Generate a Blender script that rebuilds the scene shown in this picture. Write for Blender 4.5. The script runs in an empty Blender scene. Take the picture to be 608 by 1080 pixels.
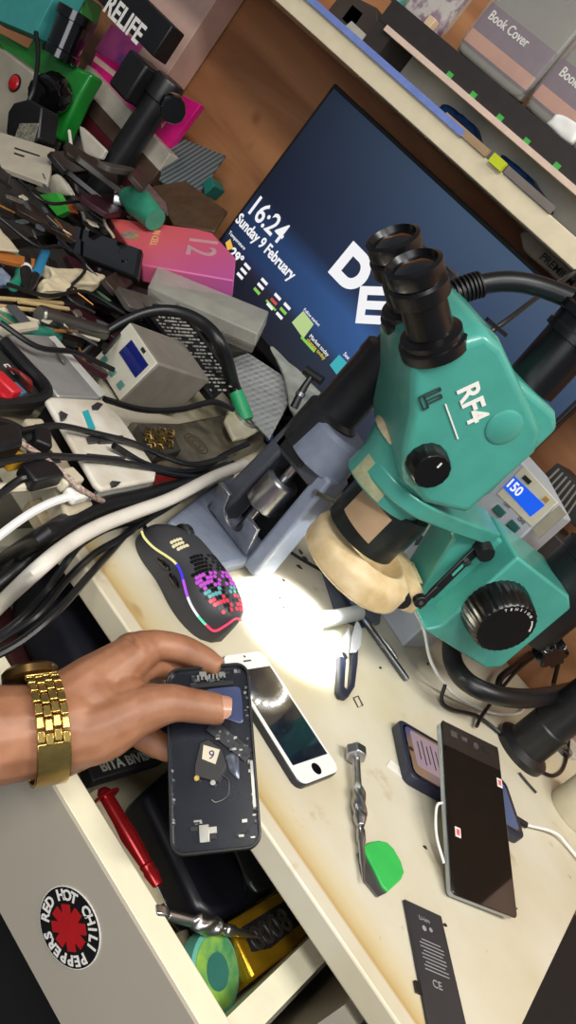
import bpy, bmesh, math, random
from mathutils import Vector, Matrix
random.seed(7)
SC = bpy.context.scene
COL = SC.collection
TZ = 0.75                      # height of the bench top above the floor
F = 885.0                      # focal length in pixels of a 608 x 1080 frame
RX = Vector((0.5965, 0.5015, 0.6266)); RY = Vector((0.7326, -0.0213, -0.6803)); RZ = Vector((-0.3279, 0.8649, -0.3801))
CAMH = 0.385
def ray(px, py): return RX*((px-304)/F) + RY*((py-540)/F) + RZ
def Pz(px, py, z=0.0):         # point of the scene at height z above the bench
    d = ray(px, py); t = (z-CAMH)/d.z; return Vector((d.x*t, d.y*t, z+TZ))
def Py(px, py, y):             # point of the scene at depth y
    d = ray(px, py); t = y/d.y; return Vector((d.x*t, y, CAMH+d.z*t+TZ))
def Pd(px, py, dist):
    d = ray(px, py).normalized()*dist; return Vector((d.x, d.y, d.z+CAMH+TZ))
def W(x, y, z): return Vector((x, y, z+TZ))
def lin(c):
    def f(v):
        v /= 255.0
        return v/12.92 if v <= 0.04045 else ((v+0.055)/1.055)**2.4
    return (f(c[0]), f(c[1]), f(c[2]), 1.0)
MATS = {}
def mat(name, rgb, rough=0.5, metal=0.0, var=0.12, scale=60.0, bump=0.0, rgb2=None, coat=0.0, trans=0.0, alpha=1.0, emit=None, es=0.0, spec=0.5, sss=0.0, detail=4.0, contrast=(0.35, 0.7)):
    if name in MATS: return MATS[name]
    m = bpy.data.materials.new(name); m.use_nodes = True
    nt = m.node_tree; b = nt.nodes['Principled BSDF']
    c1 = lin(rgb)
    c2 = lin(rgb2) if rgb2 else tuple(c*(1-var) for c in c1[:3])+(1,)
    tc = nt.nodes.new('ShaderNodeTexCoord'); n = nt.nodes.new('ShaderNodeTexNoise')
    n.inputs['Scale'].default_value = scale; n.inputs['Detail'].default_value = detail
    nt.links.new(tc.outputs['Object'], n.inputs['Vector'])
    r = nt.nodes.new('ShaderNodeValToRGB')
    r.color_ramp.elements[0].position = contrast[0]; r.color_ramp.elements[1].position = contrast[1]
    r.color_ramp.elements[0].color = c2; r.color_ramp.elements[1].color = c1
    nt.links.new(n.outputs['Fac'], r.inputs['Fac']); nt.links.new(r.outputs['Color'], b.inputs['Base Color'])
    b.inputs['Roughness'].default_value = rough; b.inputs['Metallic'].default_value = metal
    b.inputs['Coat Weight'].default_value = coat; b.inputs['Transmission Weight'].default_value = trans
    b.inputs['Alpha'].default_value = alpha; b.inputs['Specular IOR Level'].default_value = spec
    if sss: 
        b.inputs['Subsurface Weight'].default_value = sss; b.inputs['Subsurface Radius'].default_value = (0.006, 0.0025, 0.0015); b.inputs['Subsurface Scale'].default_value = 0.6
    if emit:
        b.inputs['Emission Color'].default_value = lin(emit); b.inputs['Emission Strength'].default_value = es
    if bump:
        bp = nt.nodes.new('ShaderNodeBump'); bp.inputs['Strength'].default_value = bump; bp.inputs['Distance'].default_value = 0.001
        nt.links.new(n.outputs['Fac'], bp.inputs['Height']); nt.links.new(bp.outputs['Normal'], b.inputs['Normal'])
    MATS[name] = m
    return m
def basis(axis):
    a = axis.normalized(); h = Vector((0, 0, 1)) if abs(a.z) < 0.9 else Vector((1, 0, 0))
    u = h.cross(a).normalized(); v = a.cross(u); return u, v, a
def smooth_path(pts, k=6):
    pts = [Vector(p) for p in pts]
    if len(pts) < 3: return pts
    out = []
    for i in range(len(pts)-1):
        p0 = pts[i-1] if i else pts[0]*2-pts[1]; p1 = pts[i]; p2 = pts[i+1]
        p3 = pts[i+2] if i+2 < len(pts) else pts[-1]*2-pts[-2]
        for j in range(k):
            t = j/k
            out.append(0.5*((2*p1)+(p2-p0)*t+(2*p0-5*p1+4*p2-p3)*t*t+(3*p1-p0-3*p2+p3)*t**3))
    out.append(pts[-1]); return out
class MB:
    def __init__(s): s.bm = bmesh.new()
    def _f(s, vs, m):
        try:
            f = s.bm.faces.new(vs); f.material_index = m; return f
        except ValueError: return None
    def prism(s, pts, off, m=0, mtop=None):      # polygon swept by off
        a = [s.bm.verts.new(p) for p in pts]; b = [s.bm.verts.new(Vector(p)+off) for p in pts]
        s._f(a, m if mtop is None else mtop); s._f(b[::-1], m)
        n = len(a)
        for i in range(n): s._f([a[i], b[i], b[(i+1) % n], a[(i+1) % n]], m)
        return s
    def box(s, c, size, ax=None, m=0):
        x, y, z = ax if ax else (Vector((1, 0, 0)), Vector((0, 1, 0)), Vector((0, 0, 1)))
        c = Vector(c); hx, hy, hz = x*size[0]/2, y*size[1]/2, z*size[2]/2
        return s.prism([c-hx-hy+hz, c+hx-hy+hz, c+hx+hy+hz, c-hx+hy+hz], -hz*2, m)
    def rings(s, rings, m=0, cap=True, loop=False):
        vs = [[s.bm.verts.new(p) for p in r] for r in rings]; n = len(vs[0])
        L = len(vs)
        for i in range(L if loop else L-1):
            A, B = vs[i], vs[(i+1) % L]
            for j in range(n): s._f([A[j], A[(j+1) % n], B[(j+1) % n], B[j]], m)
        if cap and not loop: s._f(vs[0][::-1], m); s._f(vs[-1], m)
        return s
    def lathe(s, org, axis, prof, n=32, m=0, cap=True):   # prof: (radius, distance along axis)
        u, v, a = basis(Vector(axis)); org = Vector(org)
        return s.rings([[org+a*h+(u*math.cos(2*math.pi*k/n)+v*math.sin(2*math.pi*k/n))*r for k in range(n)] for r, h in prof], m, cap)
    def cyl(s, p0, p1, r0, r1=None, n=24, m=0):
        p0 = Vector(p0); p1 = Vector(p1); r1 = r0 if r1 is None else r1
        return s.lathe(p0, p1-p0, [(r0, 0), (r1, (p1-p0).length)], n, m)
    def tube(s, pts, r, n=10, k=6, m=0):
        pts2 = smooth_path(pts, k); N = len(pts2)
        if not hasattr(r, '__len__'): rr = [r]*N
        else:
            rr = []
            for i in range(N):
                t = i/(N-1)*(len(r)-1); j = min(int(t), len(r)-2); rr.append(r[j]+(r[j+1]-r[j])*(t-j))
        rings = []; u = None
        for i in range(N):
            t = (pts2[min(i+1, N-1)]-pts2[max(i-1, 0)])
            if t.length < 1e-9: t = Vector((0, 0, 1))
            t.normalize()
            if u is None: u, v, _ = basis(t)
            else:
                u = (u-t*u.dot(t)); u = u.normalized() if u.length > 1e-6 else basis(t)[0]; v = t.cross(u)
            rings.append([pts2[i]+(u*math.cos(2*math.pi*k2/n)+v*math.sin(2*math.pi*k2/n))*rr[i] for k2 in range(n)])
        return s.rings(rings, m)
    def ball(s, c, r, n=16, m=0, sq=(1, 1, 1)):
        c = Vector(c); rings = []
        for i in range(1, n//2):
            th = math.pi*i/(n//2)
            rings.append([c+Vector((math.sin(th)*math.cos(2*math.pi*k/n)*r*sq[0], math.sin(th)*math.sin(2*math.pi*k/n)*r*sq[1], math.cos(th)*r*sq[2])) for k in range(n)])
        return s.rings(rings, m)
    def add(s, bm2, m=0):
        mp = {}
        for v in bm2.verts: mp[v] = s.bm.verts.new(v.co)
        for f in bm2.faces: s._f([mp[v] for v in f.verts], m)
        return s
    def done(s, name, mats, parent=None, bevel=0.0, seg=2, angle=35, sub=0, remesh=0.0, smooth_it=0):
        bmesh.ops.recalc_face_normals(s.bm, faces=s.bm.faces)
        me = bpy.data.meshes.new(name); 
        loc = Vector((0, 0, 0))
        if parent is None and len(s.bm.verts):
            mn = [min(v.co[i] for v in s.bm.verts) for i in range(3)]; mx = [max(v.co[i] for v in s.bm.verts) for i in range(3)]
            loc = Vector(((mn[0]+mx[0])/2, (mn[1]+mx[1])/2, mn[2]))
        elif parent is not None: loc = parent['_w'] if False else WORLD[parent.name]
        bmesh.ops.translate(s.bm, verts=s.bm.verts, vec=-loc)
        s.bm.to_mesh(me); s.bm.free()
        for mm in (mats if isinstance(mats, (list, tuple)) else [mats]): me.materials.append(mm)
        for p in me.polygons: p.use_smooth = True
        try: me.set_sharp_from_angle(angle=math.radians(angle))
        except Exception: pass
        o = bpy.data.objects.new(name, me); COL.objects.link(o)
        if parent is not None: o.parent = parent
        else: o.location = loc
        WORLD[o.name] = loc
        if remesh:
            rm = o.modifiers.new('r', 'REMESH'); rm.mode = 'VOXEL'; rm.voxel_size = remesh; rm.use_smooth_shade = True
        if smooth_it:
            sm = o.modifiers.new('s', 'SMOOTH'); sm.iterations = smooth_it; sm.factor = 0.5
        if sub:
            sb = o.modifiers.new('u', 'SUBSURF'); sb.levels = sub; sb.render_levels = sub
        if bevel:
            bv = o.modifiers.new('b', 'BEVEL'); bv.width = bevel; bv.segments = seg; bv.limit_method = 'ANGLE'; bv.angle_limit = math.radians(40)
        return o
WORLD = {}
def tag(o, label, cat, group=None, kind=None):
    o['label'] = label; o['category'] = cat
    if group: o['group'] = group
    if kind: o['kind'] = kind
    return o
def thing(name, label, cat, loc, group=None):
    o = bpy.data.objects.new(name, None); COL.objects.link(o); o.location = loc; o.empty_display_size = 0.02
    WORLD[o.name] = Vector(loc); return tag(o, label, cat, group)
def struct(o): o['kind'] = 'structure'; return o
def text_bm(body, size, org, xd, yd, ext=0.0003, bold=0.0, align='LEFT', sx=1.0):
    cu = bpy.data.curves.new('t', 'FONT'); cu.body = body; cu.size = size; cu.extrude = ext; cu.offset = bold; cu.align_x = align; cu.resolution_u = 3
    ob = bpy.data.objects.new('t', cu); COL.objects.link(ob)
    dg = bpy.context.evaluated_depsgraph_get(); me = bpy.data.meshes.new_from_object(ob.evaluated_get(dg))
    xd = Vector(xd).normalized(); yd = Vector(yd); yd = (yd-xd*yd.dot(xd)).normalized(); zd = xd.cross(yd)
    bm = bmesh.new(); bm.from_mesh(me)
    for v in bm.verts: v.co = Vector(org)+xd*v.co.x*sx+yd*v.co.y+zd*(v.co.z)
    bpy.data.objects.remove(ob); bpy.data.meshes.remove(me); bpy.data.curves.remove(cu)
    return bm
def text(parent, body, size, org, xd, yd, m, name='lettering', **k):
    b = MB(); bm = text_bm(body, size, org, xd, yd, **k); b.add(bm); bm.free(); return b.done(name, m, parent)
def rrect(c, xd, yd, w, h, r, n=5):
    c = Vector(c); out = []
    for sx, sy, a0 in ((1, 1, 0), (-1, 1, 90), (-1, -1, 180), (1, -1, 270)):
        for k in range(n+1):
            a = math.radians(a0+90*k/n); out.append(c+xd*(sx*(w/2-r)+r*math.cos(a))+yd*(sy*(h/2-r)+r*math.sin(a)))
    return out
def cable(name, label, pts, r, m, group=None, n=8, k=6, cat='cable'):
    return tag(MB().tube(pts, r, n, k).done(name, m), label, cat, group)
XA = Vector((1, 0, 0)); YA = Vector((0, 1, 0)); ZA = Vector((0, 0, 1))
def yawax(deg):
    a = math.radians(deg); x = Vector((math.cos(a), math.sin(a), 0)); return x, Vector((-x.y, x.x, 0)), ZA
# ---- shared materials
black = mat('black_plastic', (22, 22, 24), 0.42, var=0.3)
blackgloss = mat('black_gloss', (10, 10, 12), 0.12, var=0.2, coat=0.5)
blackrub = mat('black_rubber', (16, 16, 17), 0.5, var=0.3)
charcoal = mat('charcoal_plastic', (52, 52, 56), 0.5, var=0.25)
white = mat('white_plastic', (232, 230, 224), 0.45, var=0.06)
cream = mat('cream_plastic', (226, 205, 165), 0.5, var=0.18, scale=45, rgb2=(196, 170, 122))
teal = mat('teal_enamel', (72, 156, 142), 0.32, var=0.12, scale=40, coat=0.25)
steel = mat('brushed_steel', (190, 190, 192), 0.28, metal=1.0, var=0.25, scale=90)
darksteel = mat('dark_steel', (110, 112, 116), 0.35, metal=1.0, var=0.3)
gold = mat('gold_plating', (228, 196, 116), 0.27, metal=1.0, var=0.15, scale=200)
ink = mat('white_print', (235, 232, 225), 0.6, var=0.05)
inkdark = mat('dark_print', (28, 34, 34), 0.6, var=0.1)
glassblack = mat('black_glass', (9, 10, 13), 0.06, var=0.2, coat=1.0)
clear = mat('clear_plastic', (215, 215, 210), 0.14, alpha=0.22, var=0.1, scale=90, bump=0.3)
cloudy = mat('cloudy_plastic', (196, 194, 182), 0.3, alpha=0.42, var=0.2, scale=40, bump=0.2)
# ---------------- camera
cd = bpy.data.cameras.new('camera'); cam = bpy.data.objects.new('camera', cd); COL.objects.link(cam)
cd.sensor_fit = 'VERTICAL'; cd.sensor_height = 36.0; cd.lens = F*36.0/1080.0; cd.clip_start = 0.01; cd.clip_end = 50
rot = Matrix((RX, -RY, -RZ)).transposed()
cam.matrix_world = Matrix.Translation((0, 0, TZ+CAMH)) @ rot.to_4x4()
SC.camera = cam
# ---------------- room
wood_wall = bpy.data.materials.new('plywood'); wood_wall.use_nodes = True
def wood_nodes(m, ca, cb, cc, sc, rough, distort=6.0, axis='Z'):
    nt = m.node_tree; b = nt.nodes['Principled BSDF']; tc = nt.nodes.new('ShaderNodeTexCoord'); mp = nt.nodes.new('ShaderNodeMapping')
    mp.inputs['Scale'].default_value = sc; nt.links.new(tc.outputs['Object'], mp.inputs['Vector'])
    n1 = nt.nodes.new('ShaderNodeTexNoise'); n1.inputs['Scale'].default_value = 1.0; n1.inputs['Detail'].default_value = 6; n1.inputs['Distortion'].default_value = 0.8
    nt.links.new(mp.outputs['Vector'], n1.inputs['Vector'])
    r = nt.nodes.new('ShaderNodeValToRGB'); r.color_ramp.elements[0].position = 0.3; r.color_ramp.elements[1].position = 0.72
    r.color_ramp.elements[0].color = lin(ca); r.color_ramp.elements[1].color = lin(cb)
    nt.links.new(n1.outputs['Fac'], r.inputs['Fac'])
    n2 = nt.nodes.new('ShaderNodeTexNoise'); n2.inputs['Scale'].default_value = 9.0; n2.inputs['Detail'].default_value = 3
    nt.links.new(tc.outputs['Object'], n2.inputs['Vector'])
    r2 = nt.nodes.new('ShaderNodeValToRGB'); r2.color_ramp.elements[0].position = 0.28; r2.color_ramp.elements[1].position = 0.36
    r2.color_ramp.elements[0].color = lin(cc); r2.color_ramp.elements[1].color = (1, 1, 1, 1)
    nt.links.new(n2.outputs['Fac'], r2.inputs['Fac'])
    mx = nt.nodes.new('ShaderNodeMix'); mx.data_type = 'RGBA'; mx.blend_type = 'MULTIPLY'; mx.inputs[0].default_value = 0.55
    nt.links.new(r.outputs['Color'], mx.inputs[6]); nt.links.new(r2.outputs['Color'], mx.inputs[7])
    nt.links.new(mx.outputs[2], b.inputs['Base Color']); b.inputs['Roughness'].default_value = rough
    return m
wood_nodes(wood_wall, (128, 78, 48), (192, 136, 90), (150, 115, 90), (2.5, 1, 14), 0.5)
MATS['plywood'] = wood_wall
struct(MB().box((-0.55, 1.16, 1.2), (3.2, 0.04, 2.4)).done('wall_back', wood_wall))
struct(MB().box((-0.55, 0.2, -0.01), (3.6, 3.2, 0.02)).done('floor', mat('dark_floor', (20, 17, 16), 0.7, var=0.3, scale=12)))
# ---------------- workbench
top = bpy.data.materials.new('stained_laminate'); top.use_nodes = True
nt = top.node_tree; b = nt.nodes['Principled BSDF']; tc = nt.nodes.new('ShaderNodeTexCoord')
def noise(scale, detail, lo, hi, ca, cb):
    n = nt.nodes.new('ShaderNodeTexNoise'); n.inputs['Scale'].default_value = scale; n.inputs['Detail'].default_value = detail
    nt.links.new(tc.outputs['Object'], n.inputs['Vector'])
    r = nt.nodes.new('ShaderNodeValToRGB'); r.color_ramp.elements[0].position = lo; r.color_ramp.elements[1].position = hi
    r.color_ramp.elements[0].color = lin(ca); r.color_ramp.elements[1].color = lin(cb); nt.links.new(n.outputs['Fac'], r.inputs['Fac']); return r
def mul(a, c, f=1.0):
    mx = nt.nodes.new('ShaderNodeMix'); mx.data_type = 'RGBA'; mx.blend_type = 'MULTIPLY'; mx.inputs[0].default_value = f
    nt.links.new(a, mx.inputs[6]); nt.links.new(c, mx.inputs[7]); return mx.outputs[2]
c = noise(7, 5, 0.35, 0.62, (194, 183, 151), (208, 201, 181)).outputs['Color']
c = mul(c, noise(22, 8, 0.24, 0.36, (196, 160, 96), (255, 255, 255)).outputs['Color'], 0.7)
c = mul(c, noise(95, 3, 0.2, 0.27, (90, 84, 72), (255, 255, 255)).outputs['Color'], 0.5)
# worn yellow glue line just behind the front edge
sx = nt.nodes.new('ShaderNodeSeparateXYZ'); geo = nt.nodes.new('ShaderNodeNewGeometry'); nt.links.new(geo.outputs['Position'], sx.inputs[0])
rp = nt.nodes.new('ShaderNodeValToRGB'); mr = nt.nodes.new('ShaderNodeMapRange'); mr.inputs['From Min'].default_value = 0.496; mr.inputs['From Max'].default_value = 0.546
nt.links.new(sx.outputs['Y'], mr.inputs['Value']); nt.links.new(mr.outputs['Result'], rp.inputs['Fac'])
e = rp.color_ramp.elements; e[0].position = 0.0; e[0].color = (1, 1, 1, 1); e[1].position = 1.0; e[1].color = (1, 1, 1, 1)
for p, cc in ((0.26, (255, 255, 255)), (0.32, (222, 186, 116)), (0.40, (236, 214, 160)), (0.62, (250, 240, 214))):
    q = e.new(p); q.color = lin(cc)
c = mul(c, rp.outputs['Color'], 0.85)
nt.links.new(c, b.inputs['Base Color']); b.inputs['Roughness'].default_value = 0.38
MATS['top'] = top
bench = thing('workbench', 'off-white laminate workbench stained yellow along its front edge', 'table', W(-0.5, 0.8, -TZ))
MB().box(W(-0.76, 0.813, -0.011), (1.876, 0.634, 0.022)).done('tabletop', top, bench, bevel=0.002)
lam = mat('pale_laminate', (198, 194, 182), 0.45, var=0.08, scale=20)
MB().box(W(0.15, 0.87, -0.386), (0.018, 0.5, 0.728)).done('side_panel', lam, bench)
MB().box(W(-1.45, 0.82, -0.386), (0.018, 0.6, 0.728)).done('side_panel', lam, bench)
MB().box(W(-0.65, 1.1, -0.3), (1.58, 0.016, 0.5)).done('back_panel', lam, bench)
# ---------------- drawer chest
greige = mat('greige_laminate', (176, 168, 152), 0.42, var=0.05, scale=12)
edge = mat('ivory_edge', (232, 226, 198), 0.42, var=0.1, scale=30)
boards = mat('streaked_board', (206, 198, 172), 0.5, var=0.2, scale=8)
chest = thing('drawer_chest', 'pale laminate drawer chest under the bench with its upper drawer pulled open', 'cabinet', W(-0.16, 0.78, -TZ))
MB().box(W(0.09, 0.79, -0.39), (0.016, 0.56, 0.7)).box(W(-0.42, 0.79, -0.39), (0.016, 0.56, 0.7)).box(W(-0.165, 0.79, -0.735), (0.5, 0.56, 0.016)).done('carcass', greige, chest)
dr = MB().box(W(-0.157, 0.4065, -0.108), (0.44, 0.003, 0.106)).done('drawer', greige, chest)
MB().box(W(-0.157, 0.419, -0.108), (0.44, 0.022, 0.106)).done('front_panel', [edge], dr, bevel=0.001)
MB().box(W(0.0465, 0.59, -0.1), (0.019, 0.32, 0.084)).done('side_board', edge, dr)
MB().box(W(-0.3665, 0.59, -0.1), (0.019, 0.32, 0.084)).done('side_board', edge, dr)
MB().box(W(-0.16, 0.745, -0.1), (0.394, 0.012, 0.07)).done('rear_board', edge, dr)
MB().box(W(-0.16, 0.585, -0.146), (0.394, 0.31, 0.008)).done('bottom_board', boards, dr)
lo = MB().box(W(0.062, 0.60, -0.20), (0.02, 0.26, 0.075)).done('lower_drawer_side', edge, chest)
MB().box(W(-0.165, 0.56, -0.45), (0.48, 0.02, 0.52)).done('recess_shade_sheet', mat('recess_shade', (16, 15, 15), 0.7), chest)  # added black sheet standing in for the shade below the drawer
# round sticker on the drawer face
sb = MB()
cs = W(-0.0675, 0.4045, -0.107)
sb = MB()
sb.lathe(cs, (0, -1, 0), [(0.0268, -0.0002), (0.0268, 0.0006)], 48, 0).lathe(cs, (0, -1, 0), [(0.0275, -0.0003), (0.0275, 0.0003)], 48, 1)
red = mat('sticker_red', (178, 26, 32), 0.4, var=0.08)
for k in range(4):
    a = math.radians(45*k+12); d = Vector((math.cos(a), 0, math.sin(a))); p = Vector((-d.z, 0, d.x))
    sb.box(cs+Vector((0, -0.0008-0.00004*k, 0)), (0.031, 0.0075, 0.0004), (d, p, Vector((0, -1, 0))), 2)
T = 'RED HOT CHILI PEPPERS '
for i, ch in enumerate(T):
    a = math.radians(222 - i*360/len(T)); d = Vector((math.cos(a), 0, math.sin(a))); tx = Vector((math.sin(a), 0, -math.cos(a)))
    if ch == ' ': continue
    bm = text_bm(ch, 0.0100, cs+d*0.0183+Vector((0, -0.0007, 0)), tx, d, bold=0.0003, align='CENTER', ext=0.0002); sb.add(bm, 1); bm.free()
sk = sb.done('band_sticker', [mat('sticker_black', (20, 18, 18), 0.4), ink, red], dr)
sk['label'] = 'round black band sticker with white ring lettering and a red asterisk'
# ---------------- overhead shelf
shelfm = mat('cream_board', (226, 212, 180), 0.5, var=0.1, scale=40)
YS = 0.95
zs = Py(450, 144, YS).z-TZ
sh = thing('wall_shelf', 'long cream wall shelf over the monitor with a blue strip along its edge', 'shelf', W(-0.55, 1.05, zs))
MB().box(W(-0.5, 1.045, zs+0.0125), (1.6, 0.19, 0.025)).done('shelf_board', shelfm, sh, bevel=0.001)
p0 = Py(318, 0, YS-0.002).x; p1 = Py(482, 150, YS-0.002).x
MB().box(W((p0+p1)/2-0.3, YS-0.001, zs+0.028), (p1-p0+0.6, 0.006, 0.008)).done('edge_strip', mat('blue_strip', (120, 140, 205), 0.25, var=0.15), sh)
tgx = Py(520, 180, YS).x
lb = MB().box(W(tgx-0.055, YS-0.001, zs+0.0295), (0.075, 0.004, 0.009)).done('label_holder', mat('tan_label', (168, 140, 108), 0.5), sh)
MB().box(W(tgx, YS-0.003, zs+0.0295), (0.02, 0.006, 0.011)).done('yellow_tab', mat('lime_tab', (196, 206, 40), 0.5), sh)
MB().box(W(tgx+0.05, YS-0.001, zs+0.03), (0.075, 0.004, 0.009)).done('grey_tab', mat('grey_tab', (120, 112, 104), 0.5), sh)
# black rack standing on the shelf
rk = thing('display_rack', 'black display rack with green square stickers standing on the shelf', 'rack', W(-0.45, 1.05, zs+0.025))
YR = 0.985
ztop = Py(500, 68, YR).z-TZ; zlow = Py(483, 92, YR).z-TZ; xl = Py(398, 22, YR).x
blk = mat('black_board', (46, 40, 38), 0.55, var=0.2)
MB().box(W(xl+0.4, 1.06, (ztop+zlow)/2), (0.8, 0.15, ztop-zlow)).done('top_board', blk, rk, bevel=0.001)
MB().box(W(xl+0.4, YR-0.001, zlow-0.002), (0.76, 0.01, 0.007)).done('pale_trim', mat('pink_trim', (222, 196, 178), 0.45), rk)
MB().box(W(xl+0.016, 1.06, (zlow+zs+0.025)/2), (0.032, 0.15, zlow-zs-0.025)).done('leg', blk, rk)
MB().box(W(xl+0.784, 1.06, (zlow+zs+0.025)/2), (0.032, 0.15, zlow-zs-0.025)).done('leg', blk, rk)
MB().box(W(xl+0.4, 1.05, (zlow+zs+0.025)/2), (0.736, 0.004, zlow-zs-0.025)).done('back_pane', mat('grey_pane', (196, 192, 180), 0.3, var=0.25, scale=14), rk)
grn = mat('green_sticker', (70, 170, 74), 0.5)
for px, py in ((474, 80), (499, 101), (527, 125), (555, 150), (587, 176)):
    p = Py(px, py, YR-0.0005); MB().box(p, (0.0085, 0.001, 0.0085)).done('green_sticker', grn, rk)
# plastic bags behind the rack's opening
bluefoil = mat('blue_foil', (28, 72, 130), 0.25, metal=0.3, var=0.5, scale=30, bump=0.6)
def crumple(name, label, cat, poly, off, m, amp, parent=None, seed=1, sub=2, group=None):
    rnd = random.Random(seed); b = MB(); b.prism(poly, off)
    bmesh.ops.triangulate(b.bm, faces=[f for f in b.bm.faces if len(f.verts) > 4])
    bmesh.ops.subdivide_edges(b.bm, edges=b.bm.edges[:], cuts=3, use_grid_fill=True)
    for v in b.bm.verts: v.co += Vector((rnd.uniform(-1, 1), rnd.uniform(-1, 1), rnd.uniform(-1, 1)))*amp
    o = b.done(name, m, parent, angle=180, sub=1)
    return tag(o, label, cat, group) if parent is None else o
for i, (pl, lab) in enumerate(((((445, 128), (468, 106), (500, 130), (505, 155), (485, 150)), 'crumpled blue foil pouch under the display rack above the blue strip'), (((520, 190), (530, 160), (560, 185), (580, 220), (562, 215)), 'crumpled blue foil pouch under the display rack past the yellow tab'))):
    crumple('foil_pouch', lab, 'pouch', [Py(x, y, 1.02) for x, y in pl], Vector((0, 0.03, 0)), bluefoil, 0.003, seed=i+3)
tag(MB().prism([Py(x, y, 1.0) for x, y in ((360, 20), (372, 4), (384, 14), (372, 32))], Vector((0, 0.03, 0))).done('wood_block', mat('tan_wood', (190, 146, 96), 0.6), bevel=0.001), 'tan wooden block on the shelf left of the black rack', 'block')
tag(MB().prism([Py(x, y, 1.0) for x, y in ((345, 12), (362, -10), (398, 8), (400, 30), (380, 50), (360, 24))], Vector((0, 0.05, 0))).done('dark_box', mat('dark_box', (62, 52, 46), 0.5), bevel=0.002), 'dark carton on the shelf beside the rack', 'box')
tag(MB().prism([Py(x, y, 0.985) for x, y in ((364, 28), (371, 22), (386, 36), (382, 43))], Vector((0, 0.02, 0))).done('paper_card', mat('grey_card', (170, 166, 156), 0.6)), 'small grey card lying before the dark carton on the shelf', 'card')
# retail packs standing on the rack
purple = mat('mauve_card', (100, 70, 90), 0.5, var=0.1, scale=20)
greyc = mat('grey_cover', (128, 122, 112), 0.4, var=0.2, scale=14)
def pack(bl, lab, w=0.12, h=0.17):
    p = Py(bl[0], bl[1], 1.0); p.z = ztop+TZ
    t = thing('tablet_cover_pack', lab, 'package', p+Vector((w/2, 0.012, 0)), 'tablet cover packs on the rack')
    MB().box(p+Vector((w/2, 0.014, h/2)), (w*0.94, 0.014, h*0.96)).done('tablet_cover', greyc, t, bevel=0.003)
    MB().box(p+Vector((w/2, 0.0065, 0.04)), (w*0.94, 0.001, 0.052)).done('printed_card', purple, t)
    MB().box(p+Vector((w/2, 0.0055, 0.0245)), (w*0.92, 0.0006, 0.016)).done('orange_reflection', mat('orange_reflection', (196, 136, 110), 0.5), t)  # warm reflection on the pack, painted as a strip
    text(t, 'Book Cover', 0.0155, p+Vector((0.012, 0.0056, 0.05)), XA, ZA, ink, bold=0.0002, sx=0.85)
    crumple('clear_bag', '', '', [p+Vector((0, 0, 0.002)), p+Vector((w, 0, 0.002)), p+Vector((w, 0, h)), p+Vector((0, 0, h))], Vector((0, 0.026, 0)), clear, 0.0016, parent=t, seed=int(bl[0]))
    return t
pack((478, 46), 'mauve tablet cover pack in a clear bag, left one on the black rack')
pack((548, 108), 'mauve tablet cover pack in a clear bag, right one cut off by the frame')
tb = Py(444, -6, 1.0); tb.z = ztop+TZ
t = thing('accessory_pack', 'small clear accessory pack with purple print at the rack corner', 'package', tb)
MB().box(tb+Vector((0.02, 0.01, 0.03)), (0.06, 0.012, 0.06)).done('card', mat('plum_card', (120, 70, 104), 0.5, rgb2=(190, 180, 172), scale=60, contrast=(0.45, 0.55)), t)
crumple('clear_bag', '', '', [tb+Vector((-0.015, 0, 0.001)), tb+Vector((0.055, 0, 0.001)), tb+Vector((0.055, 0, 0.07)), tb+Vector((-0.015, 0, 0.07))], Vector((0, 0.02, 0)), clear, 0.0012, parent=t, seed=77)
tb = Py(420, -22, 1.0); tb.z = ztop+TZ
tag(MB().box(tb+Vector((0.0, 0.012, 0.015)), (0.035, 0.024, 0.03)).done('mint_box', mat('mint_box', (120, 190, 176), 0.5), bevel=0.002), 'small mint green box at the near end of the rack', 'box')
tb = Py(458, 22, 0.99); tb.z = ztop+TZ
tag(MB().box(tb+Vector((-0.005, 0.006, 0.006)), (0.012, 0.012, 0.012)).done('wooden_cube', mat('tan_cube', (214, 186, 150), 0.6), bevel=0.001), 'tiny tan block on the rack edge by the mint box', 'block')
tb = Py(594, 122, 0.985); tb.z = ztop+TZ
crumple('crumpled_wrapper', 'crumpled white wrapper on the rack edge before the right cover pack', 'wrapper', [tb+Vector((-0.012, 0, 0.001)), tb+Vector((0.03, 0, 0.001)), tb+Vector((0.03, 0, 0.022)), tb+Vector((-0.008, 0, 0.018))], Vector((0, 0.012, 0)), white, 0.002, seed=5)
# bag hanging under the shelf at the right, behind the monitor
b_ = thing('premium_pouch', 'grey plastic pouch marked PREMIUM between monitor and shelf', 'pouch', Py(575, 285, 1.05))
crumple('pouch_body', '', '', [Py(x, y, 1.06) for x, y in ((548, 246), (562, 240), (606, 290), (614, 330), (588, 296), (552, 264))], Vector((0, 0.02, 0)), mat('grey_film', (168, 152, 134), 0.3, var=0.3, scale=60), 0.001, parent=b_, seed=9)
text(b_, 'PREMIUM', 0.0135, Py(569, 272, 1.055), XA, ZA, inkdark, bold=0.0001)
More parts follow.
